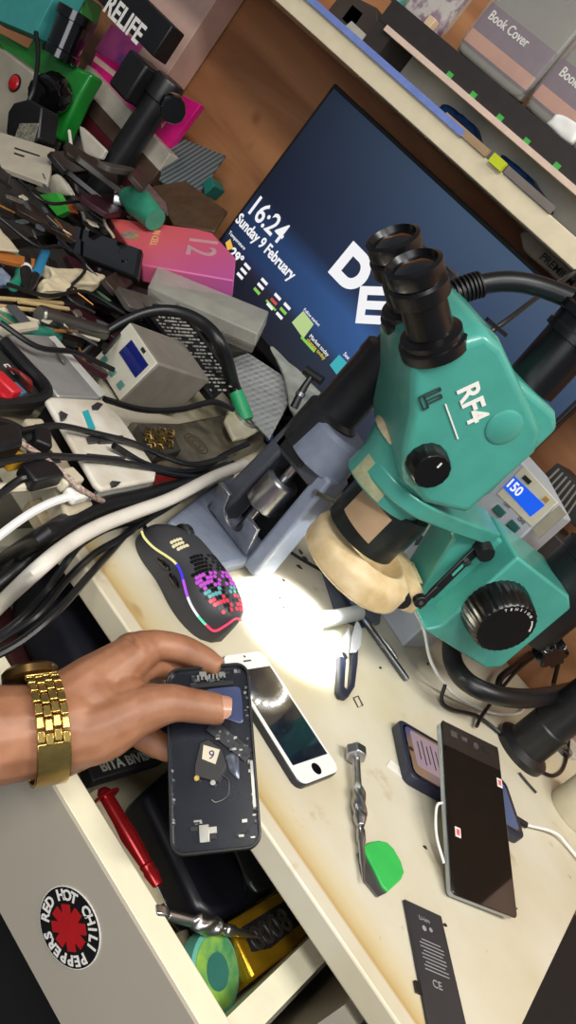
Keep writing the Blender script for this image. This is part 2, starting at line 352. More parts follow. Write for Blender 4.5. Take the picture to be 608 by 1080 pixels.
# ---------------- monitor
YM = 1.0
tl = Py(353, 87, YM); X0 = tl.x-0.002; ZT = tl.z; MW = 0.536; MH = 0.322
mon = thing('desktop_monitor', 'black desktop monitor showing a blue lock screen with the time 16:24', 'monitor', Vector((X0+MW/2, YM+0.06, TZ)))
MB().box((X0+MW/2, YM+0.014, ZT-MH/2), (MW, 0.022, MH)).done('bezel', black, mon, bevel=0.002)
MB().box((X0+MW/2, YM+0.035, ZT-MH*0.55), (0.3, 0.03, 0.2)).done('rear_shell', black, mon, bevel=0.006)
MB().box((X0+MW/2, YM+0.062, TZ+0.13), (0.05, 0.026, 0.25)).done('stand_neck', black, mon, bevel=0.003)
MB().box((X0+MW/2, YM+0.03, TZ+0.006), (0.22, 0.14, 0.012)).done('stand_foot', black, mon, bevel=0.003)
scr = bpy.data.materials.new('screen_image'); scr.use_nodes = True
nt = scr.node_tree; b = nt.nodes['Principled BSDF']; tc = nt.nodes.new('ShaderNodeTexCoord'); sx = nt.nodes.new('ShaderNodeSeparateXYZ')
nt.links.new(tc.outputs['Generated'], sx.inputs[0])
def ramp(sock, els):
    r = nt.nodes.new('ShaderNodeValToRGB'); e = r.color_ramp.elements
    e[0].position, e[0].color = els[0][0], lin(els[0][1]); e[1].position, e[1].color = els[-1][0], lin(els[-1][1])
    for p, cc in els[1:-1]:
        q = e.new(p); q.color = lin(cc)
    nt.links.new(sock, r.inputs['Fac']); return r.outputs['Color']
v = ramp(sx.outputs['Z'], [(0, (40, 44, 54)), (0.16, (42, 50, 66)), (0.22, (44, 78, 126)), (0.36, (52, 88, 140)), (0.46, (34, 48, 76)), (0.62, (40, 54, 80)), (1.0, (60, 78, 100))])
h = ramp(sx.outputs['X'], [(0, (120, 120, 130)), (0.3, (190, 190, 195)), (0.5, (225, 228, 232)), (1.0, (255, 255, 255))])
v = mul(v, h, 1.0)
b.inputs['Base Color'].default_value = (0.004, 0.004, 0.005, 1); b.inputs['Roughness'].default_value = 0.35
nt.links.new(v, b.inputs['Emission Color']); b.inputs['Emission Strength'].default_value = 1.3
sw, shh = MW-0.012, MH-0.022
screen = MB().box((X0+MW/2, YM+0.0022, ZT-0.006-shh/2), (sw, 0.001, shh)).done('screen', scr, mon)
lit = mat('screen_white', (0, 0, 0), 0.5, emit=(248, 248, 250), es=0.95)
litg = mat('screen_green', (0, 0, 0), 0.5, emit=(150, 220, 90), es=0.8)
lity = mat('screen_yellow', (0, 0, 0), 0.5, emit=(235, 215, 60), es=0.9)
litr = mat('screen_red', (0, 0, 0), 0.5, emit=(220, 90, 80), es=0.8)
YT = YM+0.0012
def scr_text(s, px, py, size, m=lit, bold=0.0, sx=1.0): return text(screen, s, size, Py(px, py, YT), XA, ZA, m, ext=0.0002, bold=bold, sx=sx)
scr_text('16:24', 259, 221, 0.041, bold=0.0005, sx=0.86)
scr_text('Sunday 9 February', 248, 233, 0.0215, bold=0.0005, sx=0.82)
scr_text('Temperature', 241, 246, 0.0072, sx=1.0)
scr_text('29°', 241, 268, 0.019, bold=0.0006)
def scr_bar(px, py, w, h, m): MB().box(Py(px, py, YT), (w, 0.0004, h)).done('screen_tile', m, screen)
for (x, y, ms) in ((261, 281, (lit, lit, lit)), (279, 297, (lit, lit, litg)), (293, 313, (lit, litr, lit)), (303, 323, (lit, litg, lit))):
    for k, m_ in enumerate(ms):
        p = Py(x, y, YT)-Vector((0, 0, 0.0085*k)); MB().box(p, (0.013, 0.0004, 0.0042)).done('screen_tile', m_, screen)
scr_bar(286, 322, 0.022, 0.003, litg)
MB().prism([Py(x, y, YT) for x, y in ((308, 340), (320, 328), (331, 342), (320, 357))], Vector((0, 0.0003, 0))).done('screen_tile', mat('screen_leaf', (0, 0, 0), 0.5, emit=(196, 222, 150), es=0.85), screen)
scr_text('Follow market', 320, 327, 0.0058)
scr_text('Market today', 326, 355, 0.0075, m=lit); scr_text('change today', 323, 359, 0.0075, m=lity)
scr_bar(325, 363, 0.03, 0.0035, litg)
MB().prism([Py(x, y, YT) for x, y in ((348, 385), (358, 374), (374, 391), (361, 403))], Vector((0, 0.0003, 0))).done('screen_tile', mat('screen_teal', (0, 0, 0), 0.5, emit=(70, 190, 200), es=0.8), screen)
scr_text('See daily', 362, 374, 0.0075)
MB().prism([Py(x, y, YT) for x, y in ((238, 256), (243, 252), (246, 262), (240, 264))], Vector((0, 0.0003, 0))).done('screen_tile', mat('screen_amber', (0, 0, 0), 0.5, emit=(245, 190, 80), es=0.9), screen)
# big white four-letter logo on the wallpaper
lg = MB(); L0 = Py(346, 287, YT)
def slab(poly, dx): lg.prism([Vector((L0.x+dx+x, YT, L0.z+z)) for x, z in poly], Vector((0, 0.0004, 0)))
arc = lambda cx, cz, rx, rz, a0, a1, n=14: [(cx+rx*math.cos(math.radians(a0+(a1-a0)*k/n)), cz+rz*math.sin(math.radians(a0+(a1-a0)*k/n))) for k in range(n+1)]
hgt = 0.052
outer = [(0, hgt)]+arc(0.026, hgt/2, 0.026, hgt/2, 90, -90)+[(0, 0)]
inner = [(0.014, hgt-0.014)]+arc(0.026, hgt/2, 0.011, hgt/2-0.014, 90, -90)+[(0.014, 0.014)]
for i in range(len(outer)-1): slab([outer[i], outer[i+1], inner[i+1], inner[i]], 0)
slab([outer[-1], outer[0], inner[0], inner[-1]], 0)
ca, sa = math.cos(math.radians(38)), math.sin(math.radians(38))
def E_(poly): return [(ca*x-sa*z, sa*x+ca*z) for x, z in poly]
for poly in ([(0, 0), (0.012, 0), (0.012, 0.048), (0, 0.048)], [(0.012, 0), (0.042, 0), (0.042, 0.011), (0.012, 0.011)], [(0.012, 0.0185), (0.042, 0.0185), (0.042, 0.0295), (0.012, 0.0295)], [(0.012, 0.037), (0.042, 0.037), (0.042, 0.048), (0.012, 0.048)]):
    slab([(x+0.028, z-0.02) for x, z in E_(poly)], 0.052)
for dx in (0.118, 0.166):
    slab([(0, 0), (0.042, 0), (0.042, 0.013), (0, 0.013)], dx); slab([(0, 0.013), (0.014, 0.013), (0.014, hgt), (0, hgt)], dx)
lg.done('screen_logo', lit, screen)
tag(MB().box((0.46, 0.87, 0.3), (0.5, 0.5, 0.6)).done('dark_filler', mat('filler_black', (14, 13, 13), 0.7, var=0.3), bevel=0.004), 'black added crate on the floor right of the bench', 'filler')  # invented black block, keeps the view past the bench end dark
# ---------------- stereo microscope
G = Pz(310, 660, 0.0)
MU = Vector((0.8, -0.6, 0)); MV = Vector((-0.6, -0.8, 0))
def ML(u, v, z): return Vector((G.x, G.y, TZ))+MU*u+MV*v+ZA*z
def side(px, py, u):           # pixel on the plane u = const -> (v, z)
    d = ray(px, py); C0 = Vector((0, 0, CAMH+TZ)); t = (u-(C0-G).dot(MU))/d.dot(MU); P = C0+d*t; r = P-Vector((G.x, G.y, TZ)); return r.dot(MV), r.z
ms = thing('stereo_microscope', 'large teal stereo microscope on a black boom post above the bright light spot', 'microscope', ML(0.04, -0.351, 0))
# head
prof = [(-0.012, 0.207), (-0.016, 0.285), (-0.004, 0.302), (0.085, 0.334), (0.104, 0.334), (0.135, 0.292), (0.128, 0.276), (0.103, 0.25), (0.085, 0.222), (0.062, 0.2), (0.03, 0.194)]
hb = MB()
us = [(-0.044, 0.92), (-0.036, 1.0), (0.036, 1.0), (0.048, 0.95)]
cv, cz = 0.05, 0.262
hb.rings([[ML(u, cv+(v-cv)*s, cz+(z-cz)*s) for v, z in prof] for u, s in us])
head = hb.done('head_housing', teal, ms, bevel=0.012, seg=5)
MB().prism([ML(0.033, v, z) for v, z in ((-0.026, 0.225), (-0.026, 0.308), (-0.012, 0.317), (0.04, 0.319), (0.03, 0.21))], MU*-0.074).done('rear_plate', teal, ms, bevel=0.006, seg=3)
# zoom body below the head
MB().lathe(ML(-0.002, 0.036, 0), ZA, [(0.041, 0.266), (0.046, 0.26), (0.047, 0.232), (0.046, 0.214), (0.043, 0.2), (0.040, 0.19), (0.040, 0.168)], 48).done('zoom_body', teal, ms, bevel=0.001)
label_m = mat('beige_label', (214, 196, 158), 0.6, var=0.25, scale=70)
def wrap(name, r, a0, a1, z0, z1, m, c=(-0.002, 0.036), n=12, th=0.0006, slant=0.0):
    b = MB(); rings = []
    for k in range(n+1):
        a = math.radians(a0+(a1-a0)*k/n); ca, sa = math.cos(a), math.sin(a); dz = slant*(k/n-0.5)
        rings.append([ML(c[0]+ca*rr, c[1]+sa*rr, z+dz) for rr, z in ((r, z0), (r+th, z0), (r+th, z1), (r, z1))])
    return b.rings(rings).done(name, m, ms)
wrap('front_sticker', 0.0474, 62, 128, 0.214, 0.258, label_m, c=(-0.002, 0.036))
wrap('neck_sticker', 0.0406, 30, 82, 0.17, 0.192, mat('green_label', (176, 180, 140), 0.6, var=0.3, scale=90))
MB().lathe(ML(0, 0.02, 0), ZA, [(0.037, 0.172), (0.0385, 0.166), (0.0385, 0.14), (0.037, 0.136), (0.037, 0.122)], 48).done('objective_barrel', mat('barrel_black', (18, 26, 26), 0.35, var=0.15), ms)
wrap('barrel_sticker', 0.0388, 22, 78, 0.136, 0.166, mat('tan_label', (212, 186, 150), 0.6, var=0.25, scale=60), c=(0, 0.02), slant=0.004)
# eyepieces
te = (MV*0.854+ZA*0.52).normalized()
for su in (1, -1):
    base = ML(0.026*su+0.004, 0.119, 0.3005)
    ep = MB().lathe(base-te*0.004, te, [(0.026, 0), (0.026, 0.008), (0.0235, 0.009), (0.0235, 0.014), (0.0178, 0.016), (0.0172, 0.042), (0.0215, 0.045), (0.022, 0.056), (0.0195, 0.058), (0.021, 0.0605), (0.021, 0.071), (0.018, 0.0725), (0.0168, 0.07), (0.0145, 0.066), (0.0, 0.066)], 40, cap=False).done('eyepiece', mat('eyepiece_black', (14, 14, 16), 0.3, var=0.2), ms)
    MB().lathe(base-te*0.004, te, [(0.0, 0.0675), (0.0156, 0.0681), (0.008, 0.0705), (0, 0.0713)], 32, cap=False).done('lens', glassblack, ep)
    text(ep, 'WF10X/20', 0.0055, base+te*0.047+MU*0.0206*0+(-MV.cross(te)).normalized()*0+MU*0.0222, te.cross(MU), te*1, ink) if False else None
# trinocular tube
tt = ML(-0.004, 0.0, 0.318)
MB().lathe(tt, ZA+MV*0.06, [(0.0225, 0), (0.0225, 0.046), (0.026, 0.047), (0.026, 0.053), (0.0245, 0.055), (0.0245, 0.063), (0.027, 0.064), (0.027, 0.071), (0.024, 0.073), (0.024, 0.078), (0.019, 0.078)], 40).done('camera_tube', mat('eyepiece_black', (14, 14, 16), 0.3, var=0.2), ms)
MB().cyl(tt+MV*-0.02+MU*0.02+ZA*0.05, tt+MV*-0.025+MU*0.034+ZA*0.05, 0.004).done('set_screw', black, ms)
# side details
uo = 0.0485
def sp(px, py, u=uo): v, z = side(px, py, u); return ML(u, v, z)
kb = MB(); kc = sp(450, 487)
kn = 28
def knob(b, c, ax, r, L, ridges, m=0, taper=0.92):
    u, v, a = basis(Vector(ax)); n = ridges*4; rings = []
    for h, s in ((0, 1.0), (L*0.25, 1.0), (L*0.92, taper), (L, taper*0.93)):
        rings.append([c+a*h+(u*math.cos(2*math.pi*k/n)+v*math.sin(2*math.pi*k/n))*r*s*(1.0 if (k//2) % 2 else 0.978) for k in range(n)])
    return b.rings(rings, m)
zk = knob(MB(), kc-MU*0.001, MU, 0.0175, 0.016, 14).done('zoom_knob', mat('knob_black', (12, 12, 13), 0.28, var=0.2), ms)
MB().box(kc+MU*0.0152+ZA*0.008, (0.0012, 0.0012, 0.005), (MU, MV, ZA)).done('index_mark', ink, zk)
MB().lathe(sp(531, 449, 0.046), MU, [(0.0155, 0), (0.0155, 0.003), (0.013, 0.0045), (0.0, 0.0046)], 32, cap=False).done('cover_cap', teal, ms)
xd = (sp(499, 470)-sp(483, 424)).normalized(); yd = (sp(500, 440)-sp(483, 448))
text(ms, 'RF4', 0.0245, sp(482, 411, 0.0488), xd, yd, ink, bold=0.0006, sx=0.95, ext=0.0002)
MB().box(sp(477, 445, 0.0490), (0.036, 0.0012, 0.0004), (xd, (yd-xd*yd.dot(xd)).normalized(), MU)).done('print_rule', ink, ms)
em = MB(); yd2 = (yd-xd*yd.dot(xd)).normalized()
ec = sp(455, 421, 0.0492)
def rod(a, b_): em.tube([ec+xd*a[0]+yd2*a[1], ec+xd*b_[0]+yd2*b_[1]], 0.0007, 6, 1)
for a, b_ in (((-0.006, -0.008), (0.006, -0.008)), ((-0.006, -0.004), (0.006, -0.004)), ((-0.006, -0.008), (-0.006, 0.009)), ((-0.0035, -0.004), (-0.0035, 0.009)), ((0, -0.004), (0, 0.008)), ((0.003, -0.004), (0.003, 0.008)), ((-0.006, 0.009), (-0.0035, 0.009)), ((0, 0.008), (0.003, 0.008)), ((0.006, -0.008), (0.006, -0.004))): rod(a, b_)
em.done('emblem', inkdark, ms)
MB().box(sp(524, 345, 0.03), (0.004, 0.022, 0.003), (MU, MV, ZA)).done('dark_slot', black, ms)
# ring holder arm + focus block
UA = 0.006
arm = MB().prism([ML(UA, *side(x, y, UA)) for x, y in ((474, 538), (492, 540), (549, 586), (551, 600), (462, 664), (445, 646), (441, 628), (478, 570))], MU*-0.045).done('holder_arm', teal, ms, bevel=0.003, seg=3)
hp = [ML(0.046*math.cos(math.radians(a)), 0.03+0.046*math.sin(math.radians(a)), 0.196) for a in range(-20, 201, 10)]+[ML(-0.034, -0.02, 0.196), ML(-0.034, -0.095, 0.196), ML(0.006, -0.095, 0.196), ML(0.03, -0.03, 0.196)]
MB().prism(hp, ZA*-0.016).done('holder_ring', teal, ms, bevel=0.002)
blk_ = MB().prism([ML(0.034, v, z) for v, z in ((-0.102, 0.196), (-0.19, 0.19), (-0.205, 0.18), (-0.205, 0.085), (-0.19, 0.075), (-0.09, 0.082), (-0.102, 0.095))], MU*-0.066).done('focus_block', teal, ms, bevel=0.003, seg=3)
tk = ML(0.034, *side(522, 640, 0.034)); knb = knob(MB(), tk, MU, 0.034, 0.03, 30).done('tension_knob', mat('knob_black', (12, 12, 13), 0.28, var=0.2), ms)
tk2 = tk+MU*0.0301
tb_ = MB()
for i, ch in enumerate('TENSION'):
    a = math.radians(140-i*12); d = -MV*math.cos(a)+ZA*math.sin(a); tx = -MV*math.sin(a)*1-ZA*math.cos(a)
    bm = text_bm(ch, 0.0042, tk2+d*0.0235, tx, d, ext=0.0002, align='CENTER'); tb_.add(bm); bm.free()
tb_.tube([tk2+(-MV*math.cos(math.radians(a))+ZA*math.sin(math.radians(a)))*0.025 for a in (52, 42, 32, 22)], 0.0008, 5, 3)
tb_.done('knob_lettering', ink, knb)
knob(MB(), ML(-0.034, -0.15, 0.135), -MU, 0.034, 0.03, 30).done('tension_knob', blackgloss, ms)
# clamp lever
ck = ML(UA, *side(508, 576, UA))
knob(MB(), ck, MU, 0.0095, 0.014, 10).done('clamp_knob', black, ms)
l0 = ML(UA+0.004, *side(500, 583, UA+0.004)); l1 = ML(UA+0.020, *side(459, 623, UA+0.020)); l2 = ML(UA+0.03, *side(443, 633, UA+0.03))
ld = (l1-l0).normalized(); lw = ld.cross(MU).normalized()
MB().box((l0+l1)/2, ((l1-l0).length+0.012, 0.0105, 0.003), (ld, lw, MU)).box((l1+l2)/2+MU*0.002, ((l2-l1).length+0.006, 0.007, 0.004), (ld, lw, MU)).lathe(l2-MU*0.003, MU, [(0.0065, 0), (0.0065, 0.007)], 20).done('slotted_lever', black, ms, bevel=0.0008)
MB().box((l0*0.65+l1*0.35)+MU*0.0018, (0.022, 0.003, 0.0006), (ld, lw, MU)).done('lever_slot', teal, ms)
MB().lathe(l2+MU*0.004, MU, [(0.0022, 0), (0.0022, 0.0006)], 12).done('lever_pivot', steel, ms)
MB().lathe(l0*0.8+l1*0.2+MU*0.0015, MU, [(0.0042, 0), (0.0042, 0.003)], 6).done('lever_nut', steel, ms)
# collar, boom arm and post
pc = ML(-0.005, -0.222, 0)
MB().lathe(pc, ZA, [(0.034, 0.12), (0.036, 0.124), (0.036, 0.215), (0.038, 0.217), (0.038, 0.226), (0.03, 0.23), (0.026, 0.23), (0.026, 0.224), (0.02, 0.224)], 48).done('pillar_collar', black, ms)
MB().cyl(pc+ZA*0.1, pc+ZA*0.24, 0.0185).done('pillar', darksteel, ms)
pb = Pz(548, 792, 0.0)
MB().lathe(pb, ZA, [(0.034, 0), (0.034, 0.008), (0.028, 0.012), (0.025, 0.014), (0.025, 0.05), (0.0235, 0.052), (0.0235, 0.32)], 40).done('boom_post', mat('satin_black', (26, 26, 28), 0.38, var=0.2), ms)
pm = pb+ZA*0.24
MB().box((pm+pc+ZA*0.24-Vector((0, 0, 0)))/2+Vector((0, 0, (TZ-TZ)/2)), (0.03, (pm-(pc+ZA*0.24)).length+0.05, 0.022), ((pm-pc-ZA*0.24).normalized().cross(ZA).normalized(), (pm-pc-ZA*0.24).normalized(), ZA)).done('boom_arm', black, ms, bevel=0.003)
lobes = MB(); lc = ML(0.012, *side(578, 682, 0.012)); n = 48
lobes.rings([[lc+MU*h+(MV*math.cos(2*math.pi*k/n)+ZA*math.sin(2*math.pi*k/n))*0.016*(1+0.14*math.cos(8*2*math.pi*k/n))*s for k in range(n)] for h, s in ((-0.002, 0.9), (0.002, 1), (0.014, 1), (0.017, 0.85))])
lobes.done('lobed_clamp_knob', blackgloss, ms)
# ring light
rl = MB(); N = 72; rings = []
def plan(a, grow):
    c, s = math.cos(a), math.sin(a); r = 0.056+grow
    # rounded control box at the rear of the ring
    u, v = c*r, s*r
    bx0, bx1, bv = -0.04-grow, 0.026+grow, -0.071-grow
    if s < 0:
        t = min((bx1/c if c > 0 else bx0/c if c < 0 else 9), bv/s)
        if t > r: u, v = c*t, s*t
    return u, v
for z, g in ((0.084, -0.003), (0.087, 0.0), (0.104, 0.0), (0.11, -0.003), (0.114, -0.010)):
    rings.append([ML(*plan(2*math.pi*k/N, g), z) for k in range(N)])
inner = [[ML(math.cos(2*math.pi*k/N)*r, math.sin(2*math.pi*k/N)*r, z) for k in range(N)] for r, z in ((0.0425, 0.1155), (0.0395, 0.117), (0.037, 0.115), (0.034, 0.09), (0.036, 0.084))]
rl.rings(rings+inner, cap=False, loop=True)
rlo = rl.done('ring_light', cream, ms, bevel=0.0012)
led = MB()
for k in range(28):
    a = 2*math.pi*k/28; led.lathe(ML(math.cos(a)*0.044, math.sin(a)*0.044, 0.0845), -ZA, [(0.0026, 0), (0.002, 0.0022), (0.0, 0.003)], 10, cap=False)
led.done('led_ring', mat('led', (255, 255, 255), 0.3, emit=(240, 248, 255), es=30), rlo)
v_, z_ = side(422, 627, 0.028)
knob(MB(), ML(0.026, v_, z_), MU, 0.0088, 0.014, 10).done('dimmer_knob', black, rlo)
MB().box(ML(-0.006, -0.058, 0.1128), (0.03, 0.02, 0.0014), (MU, MV, ZA)).done('rating_plate', mat('rating_plate', (200, 186, 140), 0.5, rgb2=(90, 84, 66), scale=300, contrast=(0.36, 0.44)), rlo)
MB().cyl(Pz(352, 528, 0.116), Pz(332, 519, 0.118), 0.0028, n=10).done('thumb_screw', steel, rlo)
# ---------------- grey pillar stand
greym = mat('grey_hammertone', (126, 134, 152), 0.4, var=0.12, scale=120, bump=0.05)
dgrey = mat('dark_grey_cast', (70, 72, 80), 0.42, var=0.15)
gs = thing('pillar_stand', 'grey cast pillar stand with a black pole beside the mouse', 'stand', W(-0.3, 0.71, 0))
base = [Pz(178, 548, 0.016), Pz(234, 597, 0.016), Pz(300, 582, 0.016), Pz(309, 571, 0.016), W(-0.29, 0.86, 0.016), W(-0.38, 0.78, 0.016)]
MB().prism(base, Vector((0, 0, -0.016))).done('base_plate', greym, gs, bevel=0.004, seg=3)
pcx, pcy = -0.287, 0.712
for s, m_ in ((1, greym), (-1, dgrey)):
    MB().prism([W(pcx+s*0.026, 0.69, 0.008), W(pcx+s*0.045, 0.69, 0.008), W(pcx+s*0.037, 0.69, 0.135), W(pcx+s*0.020, 0.69, 0.135)], Vector((0, 0.04, 0))).done('yoke_arm', m_, gs, bevel=0.004, seg=3)
MB().box(W(pcx-0.004, 0.712, 0.128), (0.064, 0.044, 0.03)).done('yoke_bridge', dgrey, gs, bevel=0.005, seg=3)
MB().lathe(W(pcx+0.004, pcy, 0), ZA, [(0.033, 0.13), (0.031, 0.165), (0.027, 0.17)], 40).done('socket', greym, gs, bevel=0.001)
MB().lathe(W(pcx-0.015, pcy, 0), ZA, [(0.028, 0.13), (0.028, 0.172), (0.0235, 0.176), (0.0235, 0.235), (0.0245, 0.238), (0.0245, 0.25), (0.0185, 0.254), (0.0185, 0.34)], 40).done('pole', mat('black_pole', (34, 35, 38), 0.35, var=0.2), gs)
MB().lathe(W(pcx-0.004, 0.70, 0), ZA, [(0.012, 0.058), (0.018, 0.06), (0.018, 0.094), (0.014, 0.098)], 32).cyl(W(pcx-0.004, 0.70, 0.02), W(pcx-0.004, 0.70, 0.13), 0.005).done('clamp_nut', steel, gs, bevel=0.001)
ub = MB()
u0 = W(pcx-0.006, 0.676, 0.036); axx = (XA, Vector((0, -0.5, 0.86)).normalized(), Vector((0, 0.86, 0.5)).normalized())
prf = [(x_*1.2, y_*1.2) for x_, y_ in [(-0.026, -0.016), (0.026, -0.016), (0.026, 0.02), (0.012, 0.02)]+[(0.012*math.cos(math.radians(a)), 0.004+0.012*math.sin(math.radians(a))) for a in range(0, -181, -20)]+[(-0.012, 0.02), (-0.026, 0.02)]]
ub.prism([u0+axx[0]*x+axx[1]*y for x, y in prf], axx[2]*0.004).done('u_plate', steel, gs, bevel=0.0006)
MB().prism([W(pcx-0.03, 0.74, 0.01), W(pcx+0.03, 0.74, 0.01), W(pcx+0.03, 0.74, 0.125), W(pcx-0.03, 0.74, 0.125)], Vector((0, 0.01, 0))).done('back_web', black, gs)
MB().box(W(pcx-0.01, 0.687, 0.13), (0.03, 0.004, 0.02)).done('slotted_plate', black, gs, bevel=0.001)
# ---------------- things lying on the bench, right side
# mouse
mo_c = W(-0.2505, 0.59, 0); mf = Vector((-1, 0.10, 0)).normalized(); mb_ = Vector((-mf.y, mf.x, 0))*1.0   # mf: front (cable end); mb_: towards the camera
if mb_.y > 0: mb_ = -mb_
def mouse_pt(s, a, grow=0.0):   # s 0 rear .. 1 front, a: angle 0 (far side) .. 180 (near side)
    L = 0.124; w = (0.0305-0.004*math.exp(-((s-0.55)/0.16)**2))*(1-abs(2*s-1)**3.6)**0.42
    h = 0.039*(1-(abs(s-0.42)/0.6)**2.3)**0.5 if abs(s-0.42) < 0.599 else 0.004
    h = max(h, 0.006); ca, sa = math.cos(math.radians(a)), math.sin(math.radians(a))
    cx = math.copysign(abs(ca)**0.62, ca); sz = abs(sa)**0.75
    return mo_c+mf*((s-0.5)*L)+mb_*(-(w+grow)*cx)+ZA*(0.0015+(h+grow)*sz)
mouse = thing('computer_mouse', 'black honeycomb gaming mouse with a rainbow light strip by the grey stand', 'computer mouse', mo_c)
mbm = MB(); R_ = []
for i in range(29):
    s = 0.004+0.992*i/28
    R_.append([mouse_pt(s, a) for a in range(0, 181, 9)]+[mouse_pt(s, 180)*1+Vector((0, 0, 0.0)) - ZA*0.0012, mouse_pt(s, 0)-ZA*0.0012])
mbm.rings(R_).done('shell', mat('matte_black_shell', (60, 60, 64), 0.5, var=0.15), mouse, angle=60)
def mnorm(s, a):
    p = mouse_pt(s, a); q = mouse_pt(min(s+0.01, 0.995), a)-p; r = mouse_pt(s, a+2)-p; n = q.cross(r).normalized()
    return n if n.z > 0 or n.dot(p-mo_c) > 0 else -n
leds = [mat('hole_'+n, c0, 0.35, emit=ce, es=e_) for n, c0, ce, e_ in (('dark', (4, 4, 5), (20, 10, 30), 0.05), ('violet', (10, 4, 12), (225, 90, 235), 0.9), ('cyan', (4, 10, 12), (120, 220, 220), 0.7), ('red', (12, 4, 5), (250, 60, 90), 1.0), ('warm', (14, 12, 8), (250, 238, 190), 0.9))]
hx = MB()
def hexhole(s, a, r, m):
    p = mouse_pt(s, a); n = mnorm(s, a); u = mf-n*mf.dot(n); u.normalize(); v = n.cross(u)
    hx.prism([p+n*0.00035+u*math.cos(math.radians(60*k))*r+v*math.sin(math.radians(60*k))*r for k in range(6)], -n*0.0008, m)
rnd = random.Random(4)
for i in range(15):
    s = 0.07+i*0.0315
    for j in range(13):
        a = 45+(j+(0.5 if i % 2 else 0))*7.3
        if a > 134-max(0, (0.2-s))*120 or a < 40+max(0, (0.2-s))*140: continue
        if s > 0.40 and a > 122: continue
        m_ = 0
        if s < 0.17: m_ = 3 if rnd.random() < 0.8 else 0
        elif s < 0.25: m_ = 2 if rnd.random() < 0.55 else 0
        elif s < 0.36: m_ = 1 if rnd.random() < 0.8 else 0
        hexhole(s, a, 0.00192, m_)
for i in range(3):
    for j in range(4): hexhole(0.62+i*0.036, 108+(j+(0.5 if i % 2 else 0))*6.6, 0.0018, 4)
hx.done('honeycomb_grille', leds, mouse, angle=20)
strip_m = [mat('strip_'+n, (20, 20, 20), 0.3, emit=c0, es=1.1) for n, c0 in (('yellow', (235, 228, 150)), ('blue', (70, 60, 235)), ('violet', (190, 90, 240)), ('white', (235, 240, 240)), ('green', (110, 235, 190)), ('red', (250, 70, 110)))]
stp = MB(); ss = [0.95, 0.86, 0.74, 0.62, 0.55, 0.47, 0.38, 0.28, 0.2, 0.12, 0.06, 0.02]
path = [mouse_pt(s, 162-14*math.exp(-((s-0.5)/0.2)**2) if s > 0.03 else 162, 0.0006) for s in ss]
path += [mouse_pt(0.008, a, 0.0006) for a in (140, 100, 60)]
sm_ = smooth_path(path, 4); nseg = len(sm_)-1
for i in range(nseg):
    t = i/nseg; k = 0 if t < 0.3 else 1 if t < 0.4 else 2 if t < 0.5 else 3 if t < 0.62 else 4 if t < 0.68 else 5
    stp.cyl(sm_[i], sm_[i+1]+(sm_[i+1]-sm_[i])*0.1, 0.0011, n=8, m=k)
stp.done('light_strip', strip_m, mouse)
for s0, s1 in ((0.66, 0.53), (0.51, 0.38)):
    MB().tube([mouse_pt(s0+(s1-s0)*t, 164-2*t, 0.0008) for t in (0, 0.25, 0.5, 0.75, 1)], [0.001, 0.0026, 0.0028, 0.0026, 0.001], 8, 3).done('side_button', blackgloss, mouse)
MB().lathe(mouse_pt(0.8, 82)-mb_*0.004-ZA*0.006, mb_, [(0.009, 0), (0.0105, 0.001), (0.0105, 0.007), (0.009, 0.008)], 24).done('scroll_wheel', darksteel, mouse)
MB().tube([mouse_pt(0.99, 90)-ZA*0.012, mouse_pt(0.99, 90)+mf*0.02-ZA*0.014, Pz(128, 545, 0.008), Pz(95, 556, 0.008)], 0.0021, 8).done('cable', blackrub, mouse)
# white-fronted phone
pa = math.radians(-6.3); px_ = Vector((math.cos(pa), math.sin(pa), 0)); py_ = Vector((-px_.y, px_.x, 0))
pc_ = W(-0.1085, 0.5885, 0.0)
ph = thing('smartphone', 'white-fronted phone with a round home button lying on the bench', 'phone', pc_)
MB().prism(rrect(pc_+ZA*0.0062, px_, py_, 0.1238, 0.0586, 0.009), ZA*-0.0062).done('body', mat('slate_metal', (60, 62, 68), 0.35, metal=0.6, var=0.15), ph, bevel=0.0006)
MB().prism(rrect(pc_+ZA*0.0076, px_, py_, 0.1226, 0.0574, 0.0085), ZA*-0.0014).done('front_panel', mat('white_glass', (240, 240, 238), 0.12, var=0.03, coat=0.6), ph, bevel=0.0004)
MB().box(pc_+ZA*0.0077, (0.0895, 0.0505, 0.0003), (px_, py_, ZA)).done('screen', mat('dead_screen', (20, 26, 40), 0.12, var=0.25, scale=30, coat=0.6), ph)
hbn = MB().lathe(pc_+px_*0.0532+ZA*0.0074, ZA, [(0.0052, 0), (0.0052, 0.0004)], 28).done('home_button', blackgloss, ph)
MB().prism(rrect(pc_-px_*0.053+ZA*0.0078, px_, py_, 0.0016, 0.011, 0.0007), ZA*-0.0004).done('earpiece', charcoal, ph)
MB().lathe(pc_-px_*0.0575+ZA*0.0075, ZA, [(0.0012, 0), (0.0012, 0.0003)], 12).done('front_camera', glassblack, ph)
